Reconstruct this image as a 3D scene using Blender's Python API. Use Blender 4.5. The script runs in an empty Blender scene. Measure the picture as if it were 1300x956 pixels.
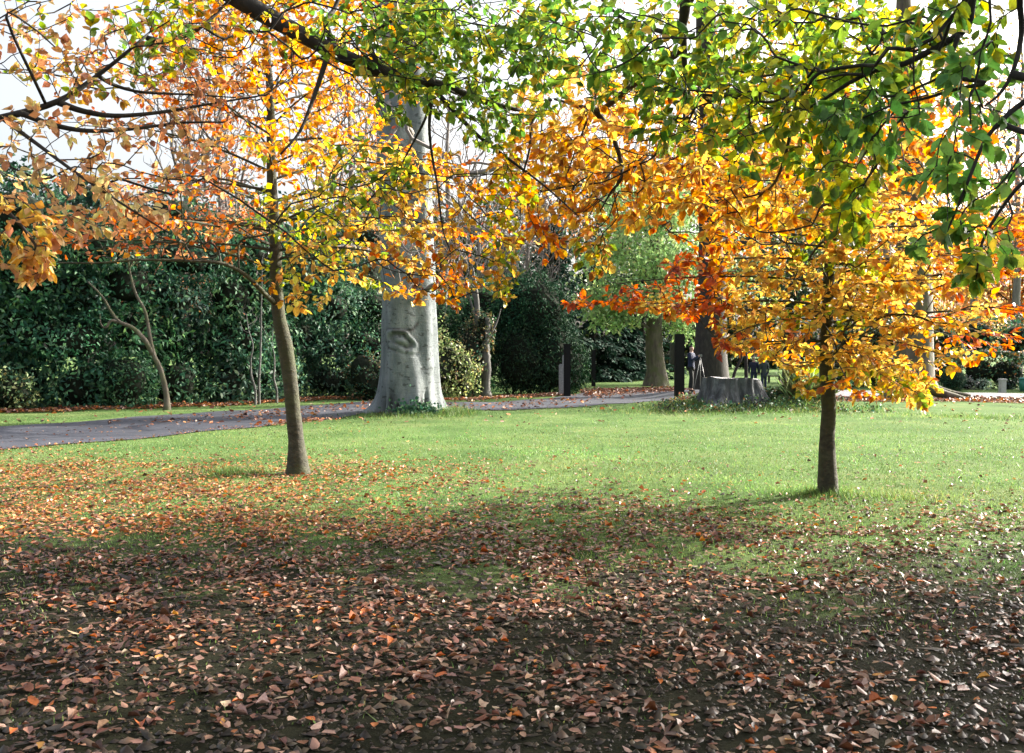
import bpy, bmesh, math, random
import numpy as np
from mathutils import Vector, noise as mnoise

rng = np.random.default_rng(11)
random.seed(11)
scene = bpy.context.scene
COL = scene.collection
rad = math.radians

# ------------------------------------------------------------------ camera
F = 1249.0                      # focal length in photograph pixels (1300 wide)
HOR = 450.0                     # photograph row of the horizon
CAM = np.array([0.0, 0.0, 1.6])
PITCH = math.atan((478.0 - HOR) / F)
_fw = np.array([0, math.cos(PITCH), -math.sin(PITCH)])
_up = np.array([0, math.sin(PITCH), math.cos(PITCH)])
_rt = np.array([1.0, 0, 0])

def ray(px, py):
    return _fw + (px - 650.0) / F * _rt + (478.0 - py) / F * _up

def at(px, py, Y):
    d = ray(px, py)
    return CAM + d * (Y / d[1])

def ground_at(px, py):
    d = ray(px, py)
    return CAM + d * (-CAM[2] / d[2])

cam_d = bpy.data.cameras.new('camera')
cam = bpy.data.objects.new('camera', cam_d)
COL.objects.link(cam)
cam.location = CAM
cam.rotation_euler = (math.pi / 2 - PITCH, 0, 0)
cam_d.sensor_width = 36
cam_d.lens = F / 1300 * 36
cam_d.clip_end = 2000
scene.camera = cam

# ------------------------------------------------------------------ light
SUN_AZ, SUN_EL = 62.0, 25.0     # azimuth measured from +Y towards +X
sd = Vector((math.sin(rad(SUN_AZ)) * math.cos(rad(SUN_EL)),
             math.cos(rad(SUN_AZ)) * math.cos(rad(SUN_EL)), math.sin(rad(SUN_EL))))
sl = bpy.data.lights.new('sun', 'SUN')
sl.energy = 5.0
sl.angle = rad(0.6)
sl.color = (1.0, 0.93, 0.80)
so = bpy.data.objects.new('sun', sl)
COL.objects.link(so)
so.rotation_euler = sd.to_track_quat('Z', 'Y').to_euler()
so.location = (30, 20, 30)

world = bpy.data.worlds.new('World')
scene.world = world
world.use_nodes = True
wn = world.node_tree
bg = wn.nodes['Background']
sky = wn.nodes.new('ShaderNodeTexSky')
sky.sky_type = 'NISHITA'
sky.sun_disc = False
sky.sun_elevation = rad(SUN_EL)
sky.sun_rotation = rad(SUN_AZ)
sky.air_density = 1.0
sky.dust_density = 7.0
sky.ozone_density = 1.0
hsv = wn.nodes.new('ShaderNodeHueSaturation')     # thin high haze: a paler sky
hsv.inputs['Saturation'].default_value = 0.42
wn.links.new(sky.outputs[0], hsv.inputs['Color'])
wn.links.new(hsv.outputs[0], bg.inputs[0])
bg.inputs[1].default_value = 0.15

vs = scene.view_settings
vs.view_transform = 'Standard'
vs.look = 'None'
vs.exposure = 1.64
vs.gamma = 1
vs.use_curve_mapping = False
cy = scene.cycles
cy.max_bounces = 7
cy.diffuse_bounces = 3
cy.glossy_bounces = 2
cy.transmission_bounces = 4
cy.transparent_max_bounces = 4
cy.use_denoising = True
cy.caustics_reflective = False
cy.caustics_refractive = False
cy.sample_clamp_indirect = 6

# ------------------------------------------------------------------ materials
def nodes_of(name):
    m = bpy.data.materials.new(name)
    m.use_nodes = True
    nt = m.node_tree
    return m, nt, nt.nodes, nt.links, nt.nodes['Principled BSDF']

def ramp(nt, stops):
    r = nt.nodes.new('ShaderNodeValToRGB')
    e = r.color_ramp.elements
    while len(e) < len(stops):
        e.new(0.5)
    for k, (p, c) in enumerate(stops):
        e[k].position = p
        e[k].color = (*c, 1)
    return r

def noise_tex(nt, scale, detail=4, rough=0.55, vec=None, stretch=None):
    tc = nt.nodes.new('ShaderNodeTexCoord')
    n = nt.nodes.new('ShaderNodeTexNoise')
    n.inputs['Scale'].default_value = scale
    n.inputs['Detail'].default_value = detail
    n.inputs['Roughness'].default_value = rough
    src = tc.outputs['Object']
    if stretch:
        mp = nt.nodes.new('ShaderNodeMapping')
        mp.inputs['Scale'].default_value = stretch
        nt.links.new(src, mp.inputs[0])
        src = mp.outputs[0]
    nt.links.new(src, n.inputs['Vector'])
    return n

def leaf_material(name, translucency=0.45, rough=0.38, spec=0.5, sat=1.25, blotch=42):
    """reflecting + transmitting leaf, colour from the leaf's own 'tint'"""
    m, nt, N, L, p = nodes_of(name)
    a = N.new('ShaderNodeAttribute')
    a.attribute_name = 'tint'
    bl = noise_tex(nt, blotch, 3, 0.6)
    br = ramp(nt, [(0.30, (0.62, 0.55, 0.5)), (0.45, (0.95, 0.95, 0.95)), (0.7, (1.12, 1.12, 1.08))])
    L.new(bl.outputs['Fac'], br.inputs[0])
    bm_ = N.new('ShaderNodeMixRGB'); bm_.blend_type = 'MULTIPLY'; bm_.inputs[0].default_value = 1
    L.new(a.outputs['Color'], bm_.inputs[1]); L.new(br.outputs[0], bm_.inputs[2])
    L.new(bm_.outputs[0], p.inputs['Base Color'])
    p.inputs['Roughness'].default_value = rough
    p.inputs['Specular IOR Level'].default_value = spec
    t = N.new('ShaderNodeBsdfTranslucent')
    hs = N.new('ShaderNodeHueSaturation')
    hs.inputs['Saturation'].default_value = sat
    hs.inputs['Value'].default_value = 1.45
    L.new(bm_.outputs[0], hs.inputs['Color'])
    L.new(hs.outputs[0], t.inputs['Color'])
    mx = N.new('ShaderNodeMixShader')
    mx.inputs[0].default_value = translucency
    L.new(p.outputs[0], mx.inputs[1])
    L.new(t.outputs[0], mx.inputs[2])
    L.new(mx.outputs[0], N['Material Output'].inputs[0])
    return m

def bark_material(name, c0, c1, c2, scale=9, stretch=(1, 1, 0.35), bump=0.5, rough=0.85, moss=None, dist=0.03):
    m, nt, N, L, p = nodes_of(name)
    n = noise_tex(nt, scale, 6, 0.65, stretch=stretch)
    r = ramp(nt, [(0.3, c0), (0.5, c1), (0.72, c2)])
    L.new(n.outputs['Fac'], r.inputs[0])
    col = r.outputs[0]
    if moss:
        n2 = noise_tex(nt, 2.3, 4, 0.6)
        r2 = ramp(nt, [(0.45, (0, 0, 0)), (0.68, (1, 1, 1))])
        L.new(n2.outputs['Fac'], r2.inputs[0])
        mx = N.new('ShaderNodeMixRGB')
        L.new(r2.outputs[0], mx.inputs[0])
        L.new(col, mx.inputs[1])
        mx.inputs[2].default_value = (*moss, 1)
        col = mx.outputs[0]
    L.new(col, p.inputs['Base Color'])
    p.inputs['Roughness'].default_value = rough
    b = N.new('ShaderNodeBump')
    b.inputs['Strength'].default_value = bump
    b.inputs['Distance'].default_value = dist
    L.new(n.outputs['Fac'], b.inputs['Height'])
    L.new(b.outputs[0], p.inputs['Normal'])
    return m

M = {}
M['leaf'] = leaf_material('beech_leaf', 0.58, 0.36, 0.45, 1.08)
M['leaf_thin'] = leaf_material('thin_leaf', 0.5, 0.42, 0.4, 1.05, 3)  # leaves of shrubs and farther trees, coloured by their tint
M['evergreen'] = leaf_material('evergreen_leaf', 0.22, 0.52, 0.18, 1.1, 3)
M['needles'] = leaf_material('conifer_needles', 0.10, 0.7, 0.10, 1.0, 2)
M['litter'] = leaf_material('fallen_leaf', 0.12, 0.42, 0.45, 1.1, 60)
M['blade'] = leaf_material('grass_blade', 0.4, 0.5, 0.3, 1.05, 6)
M['young_bark'] = bark_material('young_beech_bark', (0.016, 0.015, 0.011), (0.038, 0.035, 0.023), (0.078, 0.072, 0.048), 14, (1, 1, 1.6), 1.0, moss=(0.050, 0.058, 0.02), dist=0.02)
M['dark_bark'] = bark_material('shadow_dark_bark', (0.012, 0.011, 0.009), (0.026, 0.022, 0.018), (0.05, 0.043, 0.035), 12, bump=0.6)  # bark darkened to stand for trunks and boughs in shadow
M['twig_bark'] = bark_material('pale_twig_bark', (0.13, 0.11, 0.105), (0.2, 0.175, 0.165), (0.3, 0.27, 0.25), 5, bump=0.2)
M['grey_bark'] = bark_material('weathered_bark', (0.05, 0.05, 0.047), (0.12, 0.115, 0.108), (0.22, 0.21, 0.195), 7, (1, 1, 0.22), 0.8)
M['brown_bark'] = bark_material('brown_bark', (0.05, 0.04, 0.032), (0.11, 0.09, 0.07), (0.19, 0.16, 0.125), 6, (1, 1, 0.25), 0.9, moss=(0.09, 0.1, 0.04))

def beech_bark():
    m, nt, N, L, p = nodes_of('old_beech_bark')
    n = noise_tex(nt, 2.2, 8, 0.72, stretch=(1, 1, 0.35))
    r = ramp(nt, [(0.28, (0.06, 0.075, 0.080)), (0.46, (0.125, 0.148, 0.158)), (0.58, (0.19, 0.215, 0.222)), (0.74, (0.29, 0.31, 0.315))])
    L.new(n.outputs['Fac'], r.inputs[0])
    n3 = noise_tex(nt, 5.5, 3, 0.5, stretch=(1, 1, 1.8))          # dark scars and flecks
    r3 = ramp(nt, [(0.33, (0.22, 0.22, 0.21)), (0.40, (1, 1, 1))])
    L.new(n3.outputs['Fac'], r3.inputs[0])
    mx = N.new('ShaderNodeMixRGB'); mx.blend_type = 'MULTIPLY'; mx.inputs[0].default_value = 0.75
    L.new(r.outputs[0], mx.inputs[1]); L.new(r3.outputs[0], mx.inputs[2])
    a = N.new('ShaderNodeAttribute'); a.attribute_name = 'scar'   # dark tone of the old knot and the root hollows
    mx2 = N.new('ShaderNodeMixRGB'); mx2.inputs[2].default_value = (0.014, 0.013, 0.012, 1)
    L.new(a.outputs['Fac'], mx2.inputs[0]); L.new(mx.outputs[0], mx2.inputs[1])
    L.new(mx2.outputs[0], p.inputs['Base Color'])
    p.inputs['Roughness'].default_value = 0.75
    n2 = noise_tex(nt, 16, 6, 0.7, stretch=(1, 1, 0.6))
    n5 = noise_tex(nt, 2.2, 5, 0.7, stretch=(1, 1, 9))               # fine level creases of the skin
    sm_ = N.new('ShaderNodeMath'); sm_.operation = 'ADD'; L.new(n2.outputs['Fac'], sm_.inputs[0]); L.new(n5.outputs['Fac'], sm_.inputs[1])
    b = N.new('ShaderNodeBump'); b.inputs['Strength'].default_value = 0.6; b.inputs['Distance'].default_value = 0.035
    L.new(sm_.outputs[0], b.inputs['Height']); L.new(b.outputs[0], p.inputs['Normal'])
    return m
M['beech_bark'] = beech_bark()

def plain(name, c, rough=0.6, var=0.25, scale=20, bump=0.15, spec=0.5):
    m, nt, N, L, p = nodes_of(name)
    n = noise_tex(nt, scale, 5, 0.6)
    r = ramp(nt, [(0.25, tuple(x * (1 - var) for x in c)), (0.75, tuple(min(1, x * (1 + var)) for x in c))])
    L.new(n.outputs['Fac'], r.inputs[0]); L.new(r.outputs[0], p.inputs['Base Color'])
    p.inputs['Roughness'].default_value = rough
    p.inputs['Specular IOR Level'].default_value = spec
    b = N.new('ShaderNodeBump'); b.inputs['Strength'].default_value = bump; b.inputs['Distance'].default_value = 0.02
    L.new(n.outputs['Fac'], b.inputs['Height']); L.new(b.outputs[0], p.inputs['Normal'])
    return m

M['post'] = plain('black_stained_timber', (0.006, 0.006, 0.007), 0.6, 0.4, 30, spec=.2)
M['stone'] = plain('grey_stone', (0.42, 0.42, 0.43), 0.85, 0.2, 12, 0.4)
M['grey_post'] = plain('weathered_timber', (0.27, 0.28, 0.30), 0.85, 0.35, 18, 0.5)
M['bin'] = plain('green_paint', (0.02, 0.16, 0.13), 0.45, 0.15, 6)
M['bench'] = plain('dark_timber', (0.03, 0.027, 0.022), 0.7, 0.3, 20)
M['skin'] = plain('skin', (0.42, 0.25, 0.19), 0.6, 0.08, 20, 0.05)
M['navy'] = plain('navy_cloth', (0.012, 0.018, 0.045), 0.85, 0.25, 40, 0.3)
M['blue_cloth'] = plain('blue_cloth', (0.009, 0.016, 0.05), 0.85, 0.25, 40, 0.3)
M['coat'] = plain('grey_green_cloth', (0.035, 0.05, 0.05), 0.85, 0.25, 40, 0.3)
M['denim'] = plain('dark_denim', (0.02, 0.03, 0.075), 0.85, 0.25, 40, 0.3)
M['black_cloth'] = plain('black_cloth', (0.012, 0.012, 0.014), 0.85, 0.25, 40, 0.3)
M['grey_hair'] = plain('grey_hair', (0.42, 0.40, 0.38), 0.7, 0.2, 60, 0.3)
M['fair_hair'] = plain('fair_hair', (0.45, 0.38, 0.28), 0.7, 0.2, 60, 0.3)
M['shoe'] = plain('pale_shoe', (0.3, 0.29, 0.28), 0.7, 0.1, 20)
M['device'] = plain('pale_metal', (0.17, 0.17, 0.175), 0.4, 0.05, 20)
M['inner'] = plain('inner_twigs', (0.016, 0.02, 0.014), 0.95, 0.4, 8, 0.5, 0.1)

def ground_material():
    m, nt, N, L, p = nodes_of('lawn_and_soil')
    tc = N.new('ShaderNodeTexCoord')
    sx = N.new('ShaderNodeSeparateXYZ'); L.new(tc.outputs['Object'], sx.inputs[0])
    # turf
    n1 = noise_tex(nt, 0.55, 6, 0.62)
    r1 = ramp(nt, [(0.28, (0.060, 0.112, 0.034)), (0.5, (0.104, 0.172, 0.054)), (0.74, (0.170, 0.212, 0.080))])
    L.new(n1.outputs['Fac'], r1.inputs[0])
    n2 = noise_tex(nt, 11, 8, 0.8)
    r2 = ramp(nt, [(0.3, (0.50, 0.52, 0.5)), (0.52, (1.0, 1.0, 1.0)), (0.72, (1.4, 1.3, 1.3))])
    L.new(n2.outputs['Fac'], r2.inputs[0])
    g = N.new('ShaderNodeMixRGB'); g.blend_type = 'MULTIPLY'; g.inputs[0].default_value = 0.8
    L.new(r1.outputs[0], g.inputs[1]); L.new(r2.outputs[0], g.inputs[2])
    # trodden soil under the overhanging trees, darkened further for the foreground shade
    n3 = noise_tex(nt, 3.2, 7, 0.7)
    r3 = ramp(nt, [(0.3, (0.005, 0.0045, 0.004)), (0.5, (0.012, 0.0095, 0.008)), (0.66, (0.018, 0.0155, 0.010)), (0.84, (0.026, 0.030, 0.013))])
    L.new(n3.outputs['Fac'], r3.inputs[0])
    # where: near (small y), ragged edge
    n4 = noise_tex(nt, 0.8, 6, 0.7)
    def mth(op, a, b):
        q = N.new('ShaderNodeMath'); q.operation = op
        for k, v in enumerate((a, b)):
            if isinstance(v, (int, float)): q.inputs[k].default_value = v
            else: L.new(v, q.inputs[k])
        return q.outputs[0]
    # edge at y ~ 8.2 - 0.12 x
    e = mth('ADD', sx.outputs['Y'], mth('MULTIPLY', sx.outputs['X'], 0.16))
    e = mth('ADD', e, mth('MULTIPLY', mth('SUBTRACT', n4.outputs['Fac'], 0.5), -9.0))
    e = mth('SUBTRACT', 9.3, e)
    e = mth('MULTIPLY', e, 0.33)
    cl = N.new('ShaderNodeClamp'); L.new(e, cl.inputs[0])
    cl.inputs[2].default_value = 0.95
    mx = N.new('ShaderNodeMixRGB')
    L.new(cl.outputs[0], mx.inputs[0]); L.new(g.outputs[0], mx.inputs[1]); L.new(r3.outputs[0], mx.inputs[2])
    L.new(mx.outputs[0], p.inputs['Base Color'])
    p.inputs['Roughness'].default_value = 0.9
    p.inputs['Specular IOR Level'].default_value = 0.06
    b = N.new('ShaderNodeBump'); b.inputs['Strength'].default_value = 0.6; b.inputs['Distance'].default_value = 0.05
    nb = noise_tex(nt, 9, 8, 0.75)
    L.new(nb.outputs['Fac'], b.inputs['Height']); L.new(b.outputs[0], p.inputs['Normal'])
    return m
M['ground'] = ground_material()

def asphalt_material(name, c0, c1, speck):
    m, nt, N, L, p = nodes_of(name)
    n = noise_tex(nt, 0.7, 9, 0.78)
    r = ramp(nt, [(0.34, c0), (0.5, tuple((p_ + q_) / 2 for p_, q_ in zip(c0, c1))), (0.64, c1)])
    L.new(n.outputs['Fac'], r.inputs[0])
    n2 = noise_tex(nt, 60, 2, 0.6)
    r2 = ramp(nt, [(0.35, (0.6, 0.6, 0.6)), (0.62, (1, 1, 1)), (0.72, speck)])
    L.new(n2.outputs['Fac'], r2.inputs[0])
    mx = N.new('ShaderNodeMixRGB'); mx.blend_type = 'MULTIPLY'; mx.inputs[0].default_value = 1
    L.new(r.outputs[0], mx.inputs[1]); L.new(r2.outputs[0], mx.inputs[2])
    L.new(mx.outputs[0], p.inputs['Base Color'])
    p.inputs['Roughness'].default_value = 0.7
    b = N.new('ShaderNodeBump'); b.inputs['Strength'].default_value = 0.5; b.inputs['Distance'].default_value = 0.01
    L.new(n2.outputs['Fac'], b.inputs['Height']); L.new(b.outputs[0], p.inputs['Normal'])
    return m
M['asphalt'] = asphalt_material('asphalt', (0.034, 0.037, 0.052), (0.066, 0.071, 0.095), (1.8, 1.75, 1.7))
M['gravel'] = asphalt_material('pale_gravel', (0.17, 0.165, 0.18), (0.26, 0.25, 0.27), (1.4, 1.4, 1.4))

# ------------------------------------------------------------------ object helpers
def tag(o, label=None, cat=None, group=None, kind=None):
    if label: o['label'] = label
    if cat: o['category'] = cat
    if group: o['group'] = group
    if kind: o['kind'] = kind
    return o

def empty(name, loc, label, cat, group=None):
    o = bpy.data.objects.new(name, None)
    o.empty_display_size = 0.3
    COL.objects.link(o)
    o.location = loc
    return tag(o, label, cat, group)

def link(name, me, mat, parent=None):
    """me is in world coordinates; re-based on the parent's location"""
    o = bpy.data.objects.new(name, me)
    COL.objects.link(o)
    if mat is not None:
        me.materials.append(mat)
    if parent is not None:
        loc = parent.location
        if parent.parent is not None:
            loc = loc + parent.parent.location
        n = len(me.vertices)
        co = np.empty(n * 3); me.vertices.foreach_get('co', co)
        co = co.reshape(-1, 3) - np.array(loc)
        me.vertices.foreach_set('co', co.ravel())
        o.parent = parent
    return o

def mesh_np(name, V, counts, idx, smooth=False, tint=None):
    me = bpy.data.meshes.new(name)
    V = np.asarray(V, dtype=np.float32)
    me.vertices.add(len(V)); me.vertices.foreach_set('co', V.ravel())
    counts = np.asarray(counts, dtype=np.int32)
    me.loops.add(len(idx)); me.loops.foreach_set('vertex_index', np.asarray(idx, dtype=np.int32))
    me.polygons.add(len(counts))
    st = np.concatenate([[0], np.cumsum(counts)[:-1]]).astype(np.int32)
    me.polygons.foreach_set('loop_start', st)
    if smooth:
        me.polygons.foreach_set('use_smooth', np.ones(len(counts), dtype=bool))
    me.update(calc_edges=True)
    if tint is not None:
        a = me.attributes.new('tint', 'FLOAT_COLOR', 'FACE')
        c = np.ones((len(counts), 4), dtype=np.float32); c[:, :3] = tint
        a.data.foreach_set('color', c.ravel())
    return me

class Tubes:
    def __init__(s): s.V = []; s.F = []; s.n = 0
    def add(s, pts, radii, k=6, sub=1, cap=True):
        P = np.asarray(pts, float); R = np.asarray(radii, float)
        if len(P) < 2: return
        if sub > 1 and len(P) > 2:
            P, R = smooth_line(P, R, sub)
        T = np.gradient(P, axis=0)
        T /= np.linalg.norm(T, axis=1)[:, None] + 1e-9
        u = np.cross(T[0], [0.3, 0.9, 0.2]); u /= np.linalg.norm(u) + 1e-9
        ang = np.linspace(0, 2 * np.pi, k, endpoint=False)
        for i in range(len(P)):
            u = u - T[i] * np.dot(u, T[i]); u /= np.linalg.norm(u) + 1e-9
            v = np.cross(T[i], u)
            s.V.append(P[i] + R[i] * (np.cos(ang)[:, None] * u + np.sin(ang)[:, None] * v))
        b = s.n
        for i in range(len(P) - 1):
            for j in range(k):
                j2 = (j + 1) % k
                s.F.append((b + i * k + j, b + i * k + j2, b + (i + 1) * k + j2, b + (i + 1) * k + j))
        s.n += len(P) * k
        if cap:
            s.F.append(tuple(b + (len(P) - 1) * k + j for j in range(k)))
            s.F.append(tuple(b + j for j in reversed(range(k))))
    def build(s, name, mat, parent=None):
        V = np.concatenate(s.V); cnt = [len(f) for f in s.F]
        idx = np.concatenate([np.array(f) for f in s.F])
        return link(name, mesh_np(name, V, cnt, idx, True), mat, parent)

def smooth_line(P, R, sub):
    Q = np.vstack([2 * P[0] - P[1], P, 2 * P[-1] - P[-2]])
    out = []; ro = []
    for i in range(1, len(Q) - 2):
        p0, p1, p2, p3 = Q[i - 1], Q[i], Q[i + 1], Q[i + 2]
        for t in np.linspace(0, 1, sub, endpoint=False):
            out.append(0.5 * ((2 * p1) + (-p0 + p2) * t + (2 * p0 - 5 * p1 + 4 * p2 - p3) * t * t + (-p0 + 3 * p1 - 3 * p2 + p3) * t ** 3))
            ro.append(R[i - 1] * (1 - t) + R[i] * t)
    out.append(P[-1]); ro.append(R[-1])
    return np.array(out), np.array(ro)

def norm(a): return a / (np.linalg.norm(a, axis=1)[:, None] + 1e-9)

OVATE = np.array([(0, 0), (1, 0), (.2, .34), (.48, .5), (.78, .3), (.2, -.34), (.48, -.5), (.78, -.3)])
OV_F = [(0, 5, 6, 7, 1), (0, 1, 4, 3, 2)]
DIAMOND = np.array([(0, 0), (.5, -.5), (1, 0), (.45, .5)])
DI_F = [(0, 1, 2, 3)]

def leaves(name, P, D, Nn, Ls, Wr, col, fold=0.25, curl=0.15, detail=True, jit=0.035):
    P = np.asarray(P); n = len(P)
    D = norm(np.asarray(D, float)); S = norm(np.cross(Nn, D)); U = np.cross(D, S)
    Ls = np.broadcast_to(np.asarray(Ls, float), (n,)); Wr = np.broadcast_to(np.asarray(Wr, float), (n,))
    T, FF = (OVATE, OV_F) if detail else (DIAMOND, DI_F)
    fo = np.broadcast_to(np.asarray(fold, float), (n,)); cu = np.broadcast_to(np.asarray(curl, float), (n,))
    m = len(T)
    V = np.empty((n, m, 3), dtype=np.float32)
    for k, (t, s) in enumerate(T):
        if k > 1 and detail: t = t + rng.normal(0, jit, n); s = s + rng.normal(0, jit * 1.3, n)
        h = fo * abs(s) * Wr - cu * t * t
        V[:, k] = P + np.broadcast_to(Ls * t, (n,))[:, None] * D + (Ls * Wr * s)[:, None] * S + (Ls * h)[:, None] * U
    base = (np.arange(n) * m)[:, None]
    one = np.concatenate([np.array(f) for f in FF])
    idx = (base + one[None, :]).ravel()
    cnt = np.tile([len(f) for f in FF], n)
    tint = np.repeat(np.asarray(col, dtype=np.float32), len(FF), axis=0)
    return mesh_np(name, V.reshape(-1, 3), cnt, idx, False, tint)

def palette(entries, n, jit=0.22):
    c = np.array([e[:3] for e in entries]); w = np.array([e[3] for e in entries], float); w /= w.sum()
    k = rng.choice(len(c), n, p=w)
    out = c[k] * (1 + rng.normal(0, jit, n))[:, None].clip(0.45, 1.7)
    out *= 1 + rng.normal(0, 0.06, (n, 3))
    return out.clip(0.004, 0.66)

# leaf palettes (leaf colours, some toned for light and shade)
GREEN = [(.09, .19, .04, 3), (.15, .26, .045, 3), (.23, .32, .05, 2.4), (.38, .37, .055, 1.4), (.54, .38, .06, .9)]
DGREEN = [(.09, .20, .055, 3), (.13, .26, .06, 3), (.19, .32, .065, 2)]
LIME = [(.22, .30, .03, 3), (.36, .36, .035, 3), (.14, .22, .03, 1.5), (.52, .40, .04, 1.5)]
GOLD = [(.62, .41, .10, 3), (.63, .34, .08, 3), (.58, .46, .10, 1.6), (.50, .25, .06, 1.4), (.38, .20, .07, .8)]
AMBER = [(.60, .29, .04, 3), (.56, .21, .03, 2.5), (.44, .15, .025, 1.2), (.62, .39, .06, 2), (.27, .10, .03, .6)]
ORANGE = [(.56, .15, .02, 3), (.50, .10, .018, 2), (.58, .24, .03, 1.5), (.28, .07, .02, 1)]
RUSSET = [(.40, .09, .03, 3), (.28, .05, .025, 2), (.50, .14, .025, 2), (.20, .05, .03, 1)]
PEACH = [(.68, .43, .20, 3), (.64, .34, .17, 3), (.72, .52, .22, 2), (.50, .25, .14, 1)]  # peach leaves, paled for the hazy glare
BRONZE = [(.48, .24, .12, 3), (.40, .18, .10, 2.5), (.56, .30, .12, 2), (.27, .12, .08, 1)]
LAUREL = [(.026, .078, .048, 3), (.044, .120, .068, 3), (.075, .165, .085, 2), (.11, .21, .09, 1)]
YEW = [(.014, .046, .026, 3), (.024, .070, .036, 3), (.042, .095, .042, 1.2)]
CONIFER = [(.012, .034, .026, 3), (.018, .050, .034, 3), (.03, .065, .042, 1)]
LIGHTG = [(.30, .46, .20, 3), (.36, .52, .22, 3), (.44, .53, .22, 1.5), (.20, .34, .14, 1)]
VARIEG = [(.20, .20, .085, 3), (.13, .15, .06, 3), (.30, .27, .15, 1.2), (.07, .10, .035, 2), (.22, .13, .06, .8)]
OLIVE = [(.05, .07, .025, 3), (.08, .10, .035, 2), (.14, .12, .04, 1), (.03, .05, .02, 2)]
FALLEN = [(.20, .092, .056, 3), (.27, .145, .10, 3), (.13, .050, .030, 3), (.36, .24, .185, 2.0), (.058, .028, .021, 2.6), (.40, .11, .025, 1.1), (.48, .22, .05, .2)]  # fallen leaves, colours lowered to deepen the foreground shade
FALLEN_OR = [(.50, .19, .06, 3), (.42, .15, .06, 2.5), (.33, .16, .09, 2.5), (.56, .30, .12, 1.5), (.22, .08, .04, 1.5)]

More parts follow.
